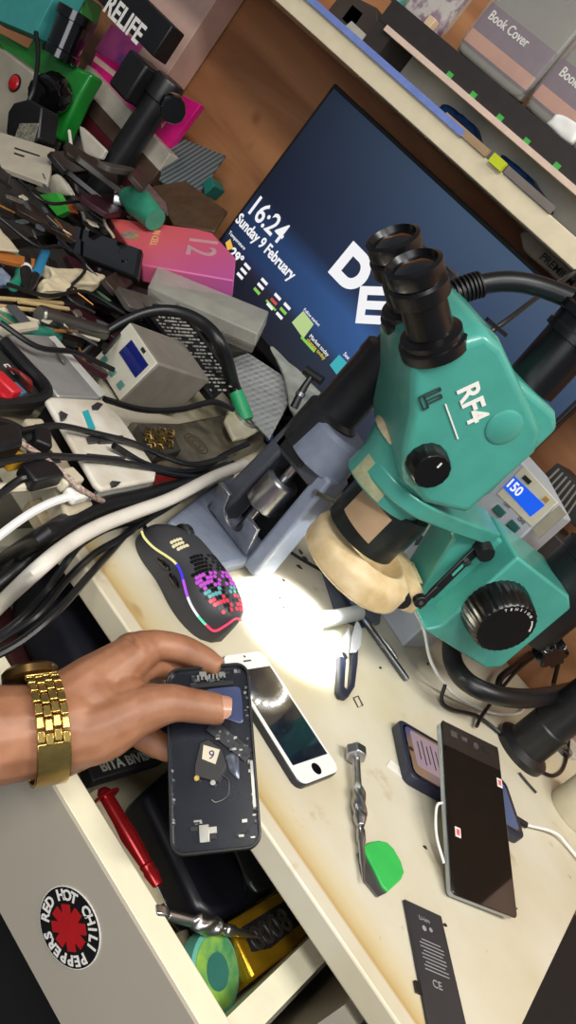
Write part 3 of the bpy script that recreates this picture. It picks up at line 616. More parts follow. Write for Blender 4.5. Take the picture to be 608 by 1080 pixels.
# hex-headed bit driver
def driver(name, label, p0, p1, R=0.0055, hexr=0.0095, group=None):
    d = (p1-p0); L = d.length; d.normalize()
    t = thing(name, label, 'screwdriver', Vector((p0.x, p0.y, p0.z-hexr)))
    MB().lathe(p0, d, [(hexr*0.82, 0), (hexr, 0.0015), (hexr, 0.010), (hexr*0.82, 0.0115), (R*0.8, 0.012)], 6).done('hex_head', steel, t, bevel=0.0004)
    n = 24; rings = []
    u, v, a = basis(d)
    for i in range(60):
        h = 0.012+(L*0.62-0.012)*i/59; f = i/59
        r = R*0.72 if f < 0.42 else R*(0.72+0.45*min(1, (f-0.42)*9)) if f < 0.9 else R*(1.17-0.5*(f-0.9)/0.1)
        am = 0.16 if 0.45 < f < 0.85 else 0.0
        rings.append([p0+a*h+(u*math.cos(2*math.pi*k/n)+v*math.sin(2*math.pi*k/n))*r*(1+am*math.sin(3*2*math.pi*k/n+f*22)) for k in range(n)])
    MB().rings(rings).done('fluted_handle', steel, t, angle=180)
    MB().lathe(p0+d*L*0.62, d, [(R*0.62, 0), (R*0.62, L*0.02), (R*0.8, L*0.03), (R*0.8, L*0.1), (R*0.55, L*0.12), (R*0.5, L*0.24), (0.0016, L*0.27), (0.001, L*0.36), (0.0003, L*0.38)], 20).done('bit', steel, t)
    return t
driver('screwdriver', 'steel hex-headed screwdriver with a fluted shaft lying by the green pry tool', Pz(375, 789, 0.0095), Pz(384, 932, 0.004), R=0.0047)
# green pry tool
pt = thing('pry_tool', 'thin grey pry blade with a rounded green handle', 'pry tool', Pz(403, 912))
MB().prism([Pz(x, y, 0.0045) for x, y in ((383, 892), (391, 888), (400, 886), (409, 888), (416, 895), (424, 909), (427, 920), (424, 927), (410, 940), (404, 934), (396, 917), (388, 902))], ZA*-0.004).done('handle', mat('green_rubber', (52, 182, 82), 0.5, var=0.1), pt, bevel=0.0012, seg=3)
MB().prism([Pz(x, y, 0.0025) for x, y in ((377, 900), (386, 897), (394, 912), (402, 930), (409, 941), (399, 946), (386, 930))], ZA*-0.0008).done('blade', mat('grey_blade', (128, 128, 132), 0.3, metal=0.8, var=0.2), pt)
# battery
b0, b1 = Pz(427, 948, 0.003), Pz(466, 966, 0.003); bw = (b1-b0).normalized(); bl = (Pz(484, 1080, 0.003)-b1).normalized(); bl = (bl-bw*bl.dot(bw)).normalized()
bt = thing('phone_battery', 'flat black phone battery with white print at the bench front', 'battery', b0+bw*0.02+bl*0.045-ZA*0.003)
BW = (b1-b0).length
MB().prism([b0, b1, b1+bl*0.096, b0+bl*0.096], ZA*-0.0028).done('cell', mat('battery_wrap', (46, 46, 50), 0.5, var=0.12), bt, bevel=0.0006)
pr_m = mat('battery_print', (150, 150, 150), 0.6)
for i in range(9): MB().box(b0+bw*(BW*0.5)+bl*(0.028+i*0.0028)+ZA*0.0001, (BW*(0.62 if i % 3 else 0.5), 0.0007, 0.0003), (bw, bl, ZA)).done('print_line', pr_m, bt)
text(bt, 'CE', 0.008, b0+bw*(BW*0.3)+bl*0.062+ZA*0.0001, bw, -bl, pr_m)
text(bt, 'Li-ion', 0.005, b0+bw*(BW*0.3)+bl*0.012+ZA*0.0001, bw, -bl, pr_m)
MB().lathe(b0+bw*(BW*0.4)+bl*0.018, ZA, [(0.0022, 0), (0.0022, 0.0002)], 12).lathe(b0+bw*(BW*0.58)+bl*0.017, ZA, [(0.0018, 0), (0.0018, 0.0002)], 12).done('print_mark', pr_m, bt)
MB().box(b0+bl*0.066-bw*0.002-ZA*0.0015, (0.006, 0.008, 0.002), (bw, bl, ZA)).done('connector', black, bt)
# phone lying under the big one
cA, cB, cC, cD = Pz(422, 757, 0.011), Pz(432, 818, 0.011), Pz(558, 890, 0.011), Pz(531, 820, 0.011)
dx = ((cC+cD)/2-(cA+cB)/2).normalized(); dy = Vector((-dx.y, dx.x, 0)); cc = (cA+cB+cC+cD)/4
p2 = thing('smartphone', 'dark-cased phone with a lit screen lying crosswise under the large glass phone', 'phone', cc-ZA*0.011)
LP, WP = 0.152, 0.0715
MB().prism(rrect(cc, dx, dy, LP, WP, 0.009), ZA*-0.011).done('case', mat('navy_case', (36, 40, 58), 0.45, var=0.15), p2, bevel=0.0014, seg=3)
MB().prism(rrect(cc+ZA*0.0004, dx, dy, LP-0.009, WP-0.009, 0.007), ZA*-0.0006).done('glass', glassblack, p2)
lit2 = bpy.data.materials.new('phone_screen_image'); lit2.use_nodes = True; nt = lit2.node_tree; b = nt.nodes['Principled BSDF']; tc = nt.nodes.new('ShaderNodeTexCoord'); sx = nt.nodes.new('ShaderNodeSeparateXYZ')
nt.links.new(tc.outputs['Generated'], sx.inputs[0])
nt.links.new(ramp(sx.outputs['X'], [(0, (74, 84, 150)), (0.1, (150, 120, 92)), (0.3, (176, 140, 110)), (0.55, (70, 90, 140)), (1, (88, 116, 160))]), b.inputs['Emission Color'])
b.inputs['Emission Strength'].default_value = 0.65; b.inputs['Base Color'].default_value = (0.01, 0.01, 0.012, 1); b.inputs['Roughness'].default_value = 0.1
s2 = MB().prism(rrect(cc+ZA*0.0006, dx, dy, LP-0.013, WP-0.013, 0.006), ZA*-0.0002).done('screen', lit2, p2)
MB().prism(rrect(cc-dx*0.038+dy*0.004+ZA*0.0008, dx, dy, 0.05, 0.044, 0.003), ZA*-0.0002).done('message_card', mat('lilac_card', (10, 10, 10), 0.3, emit=(176, 150, 160), es=0.8), s2)
for i in range(6): MB().box(cc-dx*(0.056-0.006*i)+dy*0.004+ZA*0.0009, (0.0012, 0.03 if i % 2 else 0.022, 0.0002), (dx, dy, ZA)).done('message_line', mat('mauve_text', (30, 24, 30), 0.5), s2)
MB().lathe(cc-dx*(LP/2-0.009)+ZA*0.0004, ZA, [(0.0028, 0), (0.0028, 0.0005)], 14).done('camera_notch', glassblack, p2)
tag(MB().tube([cc+dx*(LP/2-0.002)-dy*0.006-ZA*0.006, cc+dx*(LP/2+0.018)-dy*0.006-ZA*0.006], [0.0042, 0.0036], 10, 1, 0).tube([cc+dx*(LP/2+0.016)-dy*0.006-ZA*0.006, Pz(585, 878, 0.006), Pz(600, 893, 0.004), Pz(622, 920, 0.004)], 0.0017, 8, 5, 1).done('charging_cable', [blackrub, white]), 'white charging cable with a black plug in the dark-cased phone', 'cable')
# large glass phone resting on top
q = [Pz(465, 752, 0.052), Pz(527, 796, 0.052), Pz(546, 974, 0.010), Pz(478, 938, 0.010)]
gl = ((q[3]-q[0])+(q[2]-q[1])).normalized(); gw = ((q[1]-q[0])+(q[2]-q[3])); gw = (gw-gl*gw.dot(gl)).normalized(); gc = (q[0]+q[1]+q[2]+q[3])/4; gn = gw.cross(gl)
if gn.z < 0: gn = -gn
GL = ((q[3]-q[0]).length+(q[2]-q[1]).length)/2; GW = ((q[1]-q[0]).length+(q[2]-q[3]).length)/2
gp = thing('smartphone', 'large black glass phone propped on the dark-cased phone beside the boom post', 'phone', q[3]-ZA*0.01)
MB().prism(rrect(gc-gn*0.0012, gl, gw, GL-0.001, GW-0.001, 0.004), gn*-0.0062).done('frame', mat('silver_frame', (176, 184, 190), 0.3, metal=0.8, var=0.15), gp, bevel=0.0012)
MB().prism(rrect(gc, gl, gw, GL, GW, 0.004), gn*-0.0016).done('glass', glassblack, gp, bevel=0.0005)
MB().box(gc-gl*(GL/2-0.012)+gn*0.0001, (0.024, GW*0.97, 0.0003), (gl, gw, gn)).done('top_band', mat('band_brown', (44, 38, 34), 0.25, var=0.2), gp)
stk = mat('white_sticker', (232, 214, 208), 0.5)
for px, py in ((527, 826), (483, 878)):
    d_ = ray(px, py); C0 = Vector((0, 0, CAMH+TZ)); t_ = (gc-C0).dot(gn)/d_.dot(gn); P_ = C0+d_*t_
    o_ = MB().box(P_+gn*0.0004, (0.0085, 0.0065, 0.0004), (gl, gw, gn)).done('sticker', stk, gp); MB().box(P_+gn*0.0007, (0.005, 0.0035, 0.0003), (gl, gw, gn)).done('sticker_print', mat('sticker_pink', (206, 90, 96), 0.5), o_)
for (a_, w_, l_, m_) in ((0.30, 0.006, 0.008, steel), (0.12, 0.004, 0.007, steel), (-0.28, 0.004, 0.012, darksteel)):
    MB().box(gc-gl*(GL/2-0.009)-gw*(GW*a_)+gn*0.0004, (w_, l_, 0.0004), (gl, gw, gn)).done('flex_contact', m_, gp)
MB().lathe(gc-gl*(GL/2-0.01)+gw*0.006+gn*0.0002, gn, [(0.0034, 0), (0.0034, 0.0004), (0.0022, 0.0004), (0.0022, 0.0002)], 20).done('camera_ring', steel, gp)
MB().tube([gc-gw*(GW/2-0.001)+gl*0.0-gn*0.005, gc-gw*(GW/2+0.006)+gl*0.006-gn*0.006, gc-gw*(GW/2+0.007)+gl*0.03-gn*0.007, gc-gw*(GW/2+0.001)+gl*0.052-gn*0.006], 0.0012, 8).done('white_flex', white, gp)
# thread snips
sn = thing('thread_snips', 'navy-handled thread snips with pale blades beside the bright spot', 'scissors', Pz(369, 695))
navy = mat('navy_plastic', (32, 36, 54), 0.45, var=0.15)
MB().prism([Pz(x, y, 0.008) for x, y in ((374, 680), (379, 676), (378, 700), (375, 724), (368, 735), (361, 733), (358, 727), (359, 690), (365, 690), (366, 700), (364, 724), (367, 727), (371, 720))], ZA*-0.007).done('handle', navy, sn, bevel=0.0012)
MB().prism([Pz(x, y, 0.0085) for x, y in ((359, 692), (361, 676), (368, 662), (370, 672), (367, 694))], ZA*-0.0015).done('blade', mat('bright_blade', (214, 216, 220), 0.3), sn)
MB().prism([Pz(x, y, 0.0085) for x, y in ((370, 688), (371, 672), (377, 653), (382, 664), (381, 680), (376, 688))], ZA*-0.0015).done('blade', MATS['bright_blade'], sn)
MB().lathe(Pz(363, 692, 0.0075), ZA, [(0.004, 0), (0.004, 0.0015)], 16).done('pivot', steel, sn)
tag(MB().tube([Pz(x, y, 0.001) for x, y in ((373, 736), (378, 734), (383, 744), (378, 746), (373, 736))], 0.0006, 6, 1).done('wire_loop', darksteel), 'tiny square wire loop beyond the snips handle', 'wire')
# syringe barrel
sg = thing('syringe_barrel', 'empty clear syringe barrel at the edge of the bright spot', 'syringe', Pz(350, 652))
p0, p1 = Pz(330, 656, 0.010), Pz(380, 646, 0.010); dd = (p1-p0).normalized()
frost = mat('frosted_plastic', (240, 242, 240), 0.3, alpha=0.85, var=0.06)
MB().lathe(p0, dd, [(0.0085, 0), (0.0085, (p1-p0).length-0.004), (0.006, (p1-p0).length), (0.0, (p1-p0).length+0.0005)], 28, cap=False).done('tube', frost, sg)
MB().lathe(p0-dd*0.0015, dd, [(0.0145, 0), (0.0145, 0.002), (0.0085, 0.002), (0.0075, 0)], 6, cap=False).done('flange', frost, sg)
MB().tube([p0+dd*0.004, p0+dd*0.022], 0.004, 10, 1).done('plunger_stub', white, sg)
# grey film + scalpel + rod
crumple('grey_film_bag', 'limp grey translucent film bag beneath the ring light', 'bag', [Pz(x, y, 0.002) for x, y in ((335, 586), (352, 582), (385, 610), (402, 640), (402, 658), (380, 662), (356, 652))], ZA*-0.0015, mat('smoke_film', (108, 112, 124), 0.3, alpha=0.72, var=0.4, scale=40), 0.0008, seed=21)
sc_ = thing('precision_driver', 'slim grey metal pen driver lying from ring light toward the phones', 'screwdriver', Pz(390, 660))
a0, a1 = Pz(348, 603, 0.0065), Pz(430, 717, 0.0045); ad = (a1-a0).normalized(); AL = (a1-a0).length
MB().lathe(a0, ad, [(0.003, 0), (0.0052, 0.003), (0.0052, AL*0.2), (0.0042, AL*0.22), (0.0048, AL*0.26), (0.0048, AL*0.5), (0.0036, AL*0.52)], 20).done('grip', mat('blue_grey_metal', (104, 116, 132), 0.32, metal=0.85, var=0.2), sc_)
MB().lathe(a0+ad*AL*0.52, ad, [(0.0036, 0), (0.0034, AL*0.46), (0.0026, AL*0.48)], 16).done('shaft', darksteel, sc_)
tag(MB().tube([Pz(402, 672, 0.003), Pz(412, 684, 0.003), Pz(419, 694, 0.003)], [0.0014, 0.0024, 0.0012], 8, 6).done('tiny_bit_strip', steel), 'tiny twisted silver bit beside the slim pen driver', 'bit')
# scraps under the stand
rs = random.Random(12)
for i, (x, y) in enumerate(((318, 582), (322, 588), (316, 597), (300, 612), (296, 630), (300, 640), (402, 704), (452, 700), (396, 890), (449, 893), (428, 818), (470, 975), (545, 958))):
    c0 = Pz(x, y, 0.0012); a_ = rs.uniform(0, 6.3); r_ = 0.0045 if i < 3 else 0.0022
    tag(MB().prism([c0+Vector((math.cos(a_+t)*r_*q_, math.sin(a_+t)*r_*q_, 0)) for t, q_ in ((0, 1), (1.4, 0.6), (2.6, 1.1), (4.2, 0.7))], ZA*-0.001).done('plastic_scrap', black if i not in (8,) else mat('tan_scrap', (214, 160, 120), 0.6)), ('black plastic scrap in the litter beside the grey stand' if i < 6 else 'tiny dark speck of scrap on the open bench top' if i != 8 else 'tiny tan paper scrap right of the green pry handle'), 'scrap', 'plastic scraps on the bench')
tag(MB().prism([Pz(x, y, 0.0008) for x, y in ((408, 808), (412, 801), (426, 812), (424, 820))], ZA*-0.0006).done('tape_piece', mat('clear_tape', (236, 232, 222), 0.3)), 'short strip of clear tape left of the dark-cased phone', 'tape')
# cables and post surroundings
blackc = mat('black_cable', (20, 20, 22), 0.38, var=0.2)
cable('lamp_hose', 'thick black hose curving below the tension knob to the frame edge', [Pz(492, 640, 0.03), Pz(478, 668, 0.035), Pz(479, 700, 0.045), Pz(500, 724, 0.055), Pz(540, 736, 0.065), Pz(585, 733, 0.075), Pz(650, 715, 0.08)], 0.0105, blackc, n=14, cat='hose')
hs = thing('camera_cable', 'thick black cable with a ribbed collar arching from the microscope head', 'cable', Py(470, 318, 0.62))
cp = [Py(462, 322, 0.66), Py(474, 312, 0.665), Py(488, 308, 0.67), Py(508, 300, 0.68), Py(540, 297, 0.69), Py(575, 304, 0.70), Py(640, 330, 0.71)]
MB().tube(cp, 0.0085, 14).done('sheath', blackc, hs)
rb = MB()
for i in range(8):
    p_ = cp[1]+(cp[3]-cp[1])*(i/8.0)+ZA*(0.002*math.sin(i/8*3.14)); rb.lathe(p_, cp[3]-cp[1], [(0.0085, 0), (0.0112, 0.0006), (0.0112, 0.0022), (0.0085, 0.003)], 20)
rb.done('ribbed_collar', blackrub, hs)
cable('ring_light_cable', 'thin white ring light cable curving down onto the bench', [ML(-0.01, -0.07, 0.094), ML(-0.01, -0.078, 0.085), Pz(446, 660, 0.05), Pz(456, 700, 0.03), Pz(480, 733, 0.01), Pz(520, 752, 0.004), Pz(548, 752, 0.004), Pz(556, 740, 0.004)], 0.0018, white)
cable('thin_cable', 'thin black cable looping round the foot of the boom post', [Pz(470, 722, 0.02), Pz(466, 738, 0.006), Pz(476, 748, 0.004), Pz(505, 756, 0.004), Pz(535, 780, 0.003), Pz(560, 806, 0.003), Pz(585, 818, 0.003), Pz(598, 800, 0.003), Pz(604, 750, 0.02), Pz(620, 700, 0.03)], 0.0022, blackc)
cable('thin_cable', 'thin black cable running upward right behind the tension knob', [Pz(503, 766, 0.006), Pz(512, 750, 0.01), Pz(545, 708, 0.03), Pz(580, 680, 0.06), Pz(625, 640, 0.09)], 0.0022, blackc)
cable('thin_cable', 'black cable dropping beside the boom post at the right', [Pz(584, 722, 0.04), Pz(592, 690, 0.06), Pz(604, 655, 0.08), Pz(625, 610, 0.09)], 0.003, blackc)
cable('thin_cable', 'thin black cable crossing from the grey stand beneath the ring light', [Pz(300, 578, 0.004), Pz(322, 592, 0.004), Pz(360, 612, 0.004), Pz(400, 628, 0.004), Pz(446, 648, 0.004), Pz(476, 668, 0.004)], 0.0019, blackc)
cable('thin_cable', 'short black cable end lying right of the dark-cased phone', [Pz(548, 815, 0.002), Pz(557, 826, 0.002), Pz(566, 836, 0.002)], 0.0014, blackc)
cable('thin_cable', 'bent black cable under the focus block', [Pz(560, 690, 0.03), Pz(545, 702, 0.03), Pz(528, 716, 0.02), Pz(526, 735, 0.01)], 0.0045, blackc)
cable('monitor_cable', 'thin black cable crossing in front of the screen beneath the arching hose', [Py(500, 362, 0.8), Py(535, 338, 0.82), Py(565, 315, 0.86), Py(590, 298, 0.92), Py(612, 284, 0.94)], 0.0028, blackc)
# beige roll at the right edge
rc = Pz(602, 858, 0.0)
tag(MB().lathe(rc, ZA, [(0.028, 0), (0.029, 0.002), (0.029, 0.036), (0.028, 0.038), (0.02, 0.038), (0.02, 0.03)], 40).done('tape_roll', mat('beige_roll', (206, 196, 168), 0.6, var=0.1)), 'beige tape roll standing at the right edge below the boom post', 'tape roll')
crumple('clear_plastic_bag', 'crumpled clear plastic bag behind the boom post', 'bag', [Pz(x, y, 0.006) for x, y in ((588, 768), (604, 750), (640, 760), (640, 800), (604, 800))], ZA*-0.005, clear, 0.004, seed=31)
tag(MB().lathe(Pz(592, 790, 0.0), ZA, [(0.014, 0), (0.014, 0.006), (0.009, 0.006), (0.009, 0)], 28, cap=False).done('coin_cell_ring', darksteel), 'small dark ring lying behind the boom post', 'ring')
# hot air station behind the microscope
st_c = Py(555, 492, 0.9); ax = yawax(-14)
stn = thing('rework_station', 'grey rework station with a blue display reading 150 behind the microscope', 'soldering station', W(st_c.x-0.06, st_c.y+0.05, 0))
def SP(x, y, d=0.0):  # local: x along front from right edge, z up, d depth from front
    return Vector((st_c.x, st_c.y, TZ))+ax[0]*x+ax[1]*d+ZA*y
HT = st_c.z-TZ; rightw = 0.056
lg_ = mat('light_grey_panel', (176, 180, 186), 0.4, var=0.1, scale=40); bg_ = mat('beige_panel', (206, 198, 176), 0.45, var=0.1)
MB().prism([SP(-0.13, 0.0), SP(rightw, 0.0), SP(rightw, HT-0.012), SP(0, HT), SP(-0.13, HT)], ax[1]*0.06).done('housing', lg_, stn, bevel=0.002)
def onp(px, py, d=-0.001):
    n = ax[1]; C0 = Vector((0, 0, CAMH+TZ)); dd_ = ray(px, py); t_ = (SP(0, 0, d)-C0).dot(n)/dd_.dot(n); return C0+dd_*t_
MB().prism([onp(x, y) for x, y in ((553, 491), (524, 521), (561, 556), (589, 530))], ax[1]*0.004).done('display_bezel', bg_, stn, bevel=0.0008)
dsp = MB().prism([onp(x, y, -0.0016) for x, y in ((543, 502), (531, 514), (560, 545), (575, 533))], ax[1]*0.001).done('display', mat('blue_lcd', (10, 20, 80), 0.3, emit=(30, 100, 240), es=0.9), stn)
xd_ = (onp(575, 533)-onp(543, 502)).normalized()
text(dsp, '150', 0.0155, onp(533, 511, -0.002), xd_, ZA, lit, bold=0.0003, sx=0.9)
MB().box(onp(556, 506, -0.0018), (0.011, 0.0006, 0.005), (xd_, ax[1], ZA)).done('badge', inkdark, stn)
MB().box(onp(576, 527, -0.0018), (0.006, 0.0006, 0.005), (xd_, ax[1], ZA)).done('badge', mat('amber_badge', (180, 130, 60), 0.5), stn)
for px, py in ((527, 539), (542, 555)):
    MB().box(onp(px, py, -0.001), (0.0135, 0.004, 0.0085), (xd_, ax[1], ZA)).done('green_button', mat('dark_green_button', (44, 92, 86), 0.4), stn, bevel=0.0008)
for px, py in ((531, 533), (546, 549)): text(stn, 'CH1' if px == 531 else 'CH2', 0.005, onp(px, py-2, -0.0008), xd_, ZA, inkdark)
for px, py in ((443, 570), (456, 562), (448, 598), (470, 560)):
    b_ = MB(); c_ = onp(px, py, -0.0006); b_.prism([c_+xd_*x+ZA*z for x, z in ((-0.006, 0.006), (0.006, 0.006), (0.006, 0), (0, -0.009), (-0.006, 0))], ax[1]*0.002); b_.done('shield_button', mat('slate_button', (62, 72, 84), 0.4), stn)
MB().prism([onp(x, y) for x, y in ((562, 558), (590, 533), (597, 542), (568, 568))], ax[1]*0.003).done('lower_bezel', mat('taupe_panel', (158, 148, 130), 0.45), stn)
# black slotted heatsink on top
hsx = thing('slotted_adapter', 'black slotted adapter tilted against the wall beyond the rework station', 'adapter', Py(590, 530, 1.03))
hq = [Py(x, y, 1.03) for x, y in ((566, 508), (588, 488), (625, 525), (606, 556))]
MB().prism(hq, Vector((0.01, 0.04, 0))).done('case', mat('black_rib', (44, 42, 40), 0.45), hsx, bevel=0.001)
for i in range(7):
    t0 = 0.12+0.11*i; a_, b_2 = hq[0]*(1-t0)+hq[3]*t0, hq[1]*(1-t0)+hq[2]*t0
    MB().tube([a_*0.9+b_2*0.1-YA*0.001, a_*0.1+b_2*0.9-YA*0.001], 0.0014, 6, 1).done('fin', mat('grey_fin', (140, 136, 128), 0.4), hsx)
tag(MB().box(Vector((-0.12, 1.065, TZ+0.093)), (0.1, 0.07, 0.185)).done('dark_carton', mat('dark_carton', (54, 46, 42), 0.6), bevel=0.002), 'dark carton on the bench behind the black collar', 'box')
# ---------------- inside the open drawer
zd = -0.08
crumple('dark_block', 'soft navy block at the back of the open drawer under the bench edge', 'pouch', [W(-0.35, 0.53, -0.07), W(-0.17, 0.50, -0.07), W(-0.16, 0.73, -0.07), W(-0.35, 0.73, -0.07)], ZA*-0.06, mat('navy_matte', (18, 22, 40), 0.7, var=0.3), 0.003, seed=41)  # crumpled dark navy block filling the rear of the drawer
crumple('maroon_pouch', 'flat maroon wallet lying in front of the navy block', 'wallet', [W(-0.35, 0.515, -0.128), W(-0.2, 0.49, -0.128), W(-0.2, 0.53, -0.128), W(-0.35, 0.54, -0.128)], ZA*-0.013, mat('maroon_cloth', (70, 28, 30), 0.6, var=0.3), 0.001, seed=43)
redm = mat('red_anodised', (150, 22, 28), 0.25, metal=0.5, var=0.15)
rp_ = thing('red_screwdriver', 'red metal screwdriver lying along the drawer front panel', 'screwdriver', Pz(135, 880, zd-0.01))
p0, p1 = Pz(106, 833, zd), Pz(166, 936, zd); d_ = (p1-p0).normalized(); L_ = (p1-p0).length
MB().lathe(p0, d_, [(0.004, 0), (0.0062, 0.003), (0.0066, L_*0.35), (0.0075, L_*0.5), (0.0062, L_*0.75), (0.0058, L_*0.78), (0.0066, L_*0.8), (0.0058, L_*0.84), (0.0066, L_*0.87), (0.005, L_*0.99), (0.003, L_)], 24).done('handle', redm, rp_)
MB().cyl(p1, Pz(180, 966, zd), 0.0016, 0.001, n=10).done('shaft', darksteel, rp_)
MB().lathe(p0+d_*0.006, d_, [(0.011, 0), (0.012, 0.001), (0.011, 0.002)], 24).done('loop', redm, rp_)
tag(MB().cyl(Pz(98, 838, zd-0.006), Pz(166, 958, zd-0.006), 0.0075, n=16).done('plastic_tube', mat('dirty_plastic', (160, 150, 122), 0.4, var=0.35, scale=60)), 'dirty cloudy plastic tube wedged behind the drawer front panel', 'tube')
tag(MB().cyl(Pz(190, 985, zd-0.02), Pz(206, 1036, zd-0.02), 0.006, n=16).done('plastic_tube', mat('dirty_plastic', (160, 150, 122), 0.4)), 'short yellowed tube below the steel fluted driver in the drawer', 'tube')
driver('screwdriver', 'steel fluted screwdriver lying across the open drawer', Pz(161, 962, zd+0.022), Pz(276, 989, zd+0.010), R=0.0052, hexr=0.0058)
# black strip with lettering
k_ = thing('printed_strip', 'black strip with white lettering in the drawer under the hand', 'packaging', Pz(130, 802, -0.075))
q = [Pz(x, y, -0.075) for x, y in ((92, 806), (172, 786), (176, 800), (98, 824))]
MB().prism(q, ZA*-0.012).done('sleeve', mat('black_card', (24, 24, 26), 0.5), k_, bevel=0.001)
text(k_, 'BITA BIVISO', 0.0115, Pz(108, 814, -0.0747), q[1]-q[0], Vector((-0.2, 1, 0)), mat('grey_print', (150, 150, 140), 0.6), bold=0.0002)
# dark rounded cases
casem = mat('midnight_case', (17, 19, 28), 0.35, var=0.25)
cq = [Pz(x, y, -0.088) for x, y in ((150, 835), (190, 800), (255, 905), (266, 940), (256, 962), (225, 968), (208, 958))]
tag(MB().prism(cq, ZA*-0.035).done('eyewear_case', casem, bevel=0.008, seg=4), 'large dark rounded case filling the middle of the drawer', 'case')
cq = [Pz(x, y, -0.085) for x, y in ((238, 868), (262, 878), (296, 918), (298, 935), (276, 945), (262, 925))]
tag(MB().prism(cq, ZA*-0.04).done('eyewear_case', mat('green_black_case', (30, 36, 36), 0.25, var=0.25, coat=0.4), bevel=0.007, seg=4), 'glossy green-black case at the drawer back under the bench edge', 'case')
# gold and black packet
gp_ = thing('gold_packet', 'gold and black packet with raised silver digits in the drawer', 'packaging', Pz(280, 990, -0.11))
gq = [Pz(x, y, -0.078) for x, y in ((240, 972), (303, 935), (330, 985), (268, 1034))]
gx, gy = (gq[1]-gq[0]).normalized(), (gq[0]-gq[3]); gy = (gy-gx*gy.dot(gx)).normalized()
MB().prism(gq, ZA*-0.045).done('packet', mat('gold_foil', (196, 152, 34), 0.25, metal=0.75, var=0.35, scale=40, bump=0.4), gp_, bevel=0.003)
bq = [Pz(x, y, -0.0775) for x, y in ((255, 978), (304, 948), (317, 974), (286, 1000), (266, 1004))]
MB().prism(bq, ZA*-0.001).done('black_panel', mat('packet_black', (26, 22, 28), 0.4), gp_)
bd = (bq[1]-bq[0]).normalized()
text(gp_, '0008', 0.0245, Pz(272, 1004, -0.0772), bd, Vector((-bd.y, bd.x, 0)), steel, bold=0.0004, ext=0.0006)
# round tin and red box
tn = thing('round_tin', 'round green-lidded tin standing on edge in the drawer corner', 'tin', Pz(228, 1035, -0.13))
tc_ = Pz(229, 1025, -0.082); ta = (Vector((0.363, 0.056, 0.919))).normalized()
MB().lathe(tc_-ta*0.012, ta, [(0.026, 0), (0.027, 0.001), (0.027, 0.011), (0.025, 0.012)], 40).done('rim', mat('teal_rim', (94, 168, 150), 0.3, var=0.15), tn)
MB().lathe(tc_, ta, [(0.0235, 0), (0.0235, 0.0006)], 40).done('lid', mat('lime_lid', (150, 190, 70), 0.3, rgb2=(60, 130, 90), scale=60), tn)
MB().lathe(tc_+ta*0.0005, ta, [(0.012, 0), (0.012, 0.0006)], 32).done('lid_emblem', mat('teal_emblem', (50, 110, 100), 0.35), tn)
rb_ = thing('red_carton', 'red carton with a white stripe between tin and gold packet', 'box', Pz(250, 1010, -0.13))
rq = [Pz(x, y, -0.096) for x, y in ((238, 989), (250, 983), (274, 1022), (263, 1038))]
MB().prism(rq, ZA*-0.05).done('carton', mat('red_card', (150, 28, 34), 0.45), rb_, bevel=0.001)
rq2 = [Pz(x, y, -0.0955) for x, y in ((238, 989), (242, 987), (267, 1033), (263, 1038))]
MB().prism(rq2, ZA*-0.03).done('white_stripe', white, rb_)
# ---------------- opened phone held in the hand
TLc, TRc, BRc, BLc = Pd(183, 705, 0.606), Pd(254, 712, 0.600), Pd(272, 896, 0.574), Pd(184, 885, 0.580)
fy = ((TLc+TRc)-(BLc+BRc)).normalized(); fx = ((TRc-TLc)+(BRc-BLc)); fx = (fx-fy*fx.dot(fy)).normalized(); fn = fx.cross(fy)
C0 = Vector((0, 0, CAMH+TZ)); fc = (TLc+TRc+BRc+BLc)/4
if fn.dot(C0-fc) < 0: fn = -fn
FW, FH = 0.0586, 0.1238
op = thing('phone_shell', 'opened black phone shell with loose circuit parts held in the hand', 'phone', fc)
def fp(x, y, h=0.0): return fc+fx*(x*FW/2)+fy*(y*FH/2)+fn*h
rim_o = rrect(fc, fx, fy, FW, FH, 0.0095, 6); rim_i = rrect(fc, fx, fy, FW-0.0036, FH-0.0036, 0.008, 6)
MB().rings([[p-fn*0.0062 for p in rim_o], [p+fn*0.0 for p in rim_o], [p+fn*0.0 for p in rim_i], [p-fn*0.0055 for p in rim_i]], cap=False, loop=True).done('rim', mat('black_rim', (26, 27, 30), 0.3, var=0.2), op, bevel=0.0005)
MB().prism([p-fn*0.0048 for p in rim_i], -fn*0.0012).done('back_plate', mat('inner_black', (34, 37, 46), 0.2, var=0.35, scale=50, coat=0.3), op)
rs = random.Random(3)
silver = mat('worn_silver', (186, 184, 176), 0.3, metal=0.9, var=0.3)
pcb = mat('pcb_dark', (44, 46, 54), 0.4, rgb2=(22, 22, 26), scale=400)
inn = -0.0048
axf = (fx, fy, fn)
board = MB().box(fp(0.42, -0.06+0.2, inn+0.0012), (0.034, 0.0095, 0.0024), ((fx*0.72-fy*0.69).normalized(), (fx*0.69+fy*0.72).normalized(), fn)).done('logic_board', pcb, op, bevel=0.0003)
for i in range(16):
    u_ = rs.uniform(-0.016, 0.016); w_ = rs.uniform(-0.0045, 0.0045)
    MB().box(fp(0.42, 0.14, inn+0.0028)+(fx*0.72-fy*0.69)*u_+(fx*0.69+fy*0.72)*w_, (rs.uniform(0.0008, 0.003), rs.uniform(0.0008, 0.002), 0.0008), axf).done('chip', [silver, black, darksteel][i % 3], board)
sp_ = MB().prism([fp(x, y, inn+0.003) for x, y in ((-0.25, 0.14), (-0.05, 0.17), (0.25, 0.05), (0.34, -0.13), (0.12, -0.3), (-0.42, -0.21), (-0.4, -0.1))], -fn*0.003).done('speaker_module', mat('speaker_black', (38, 36, 36), 0.45, var=0.2), op, bevel=0.0006)
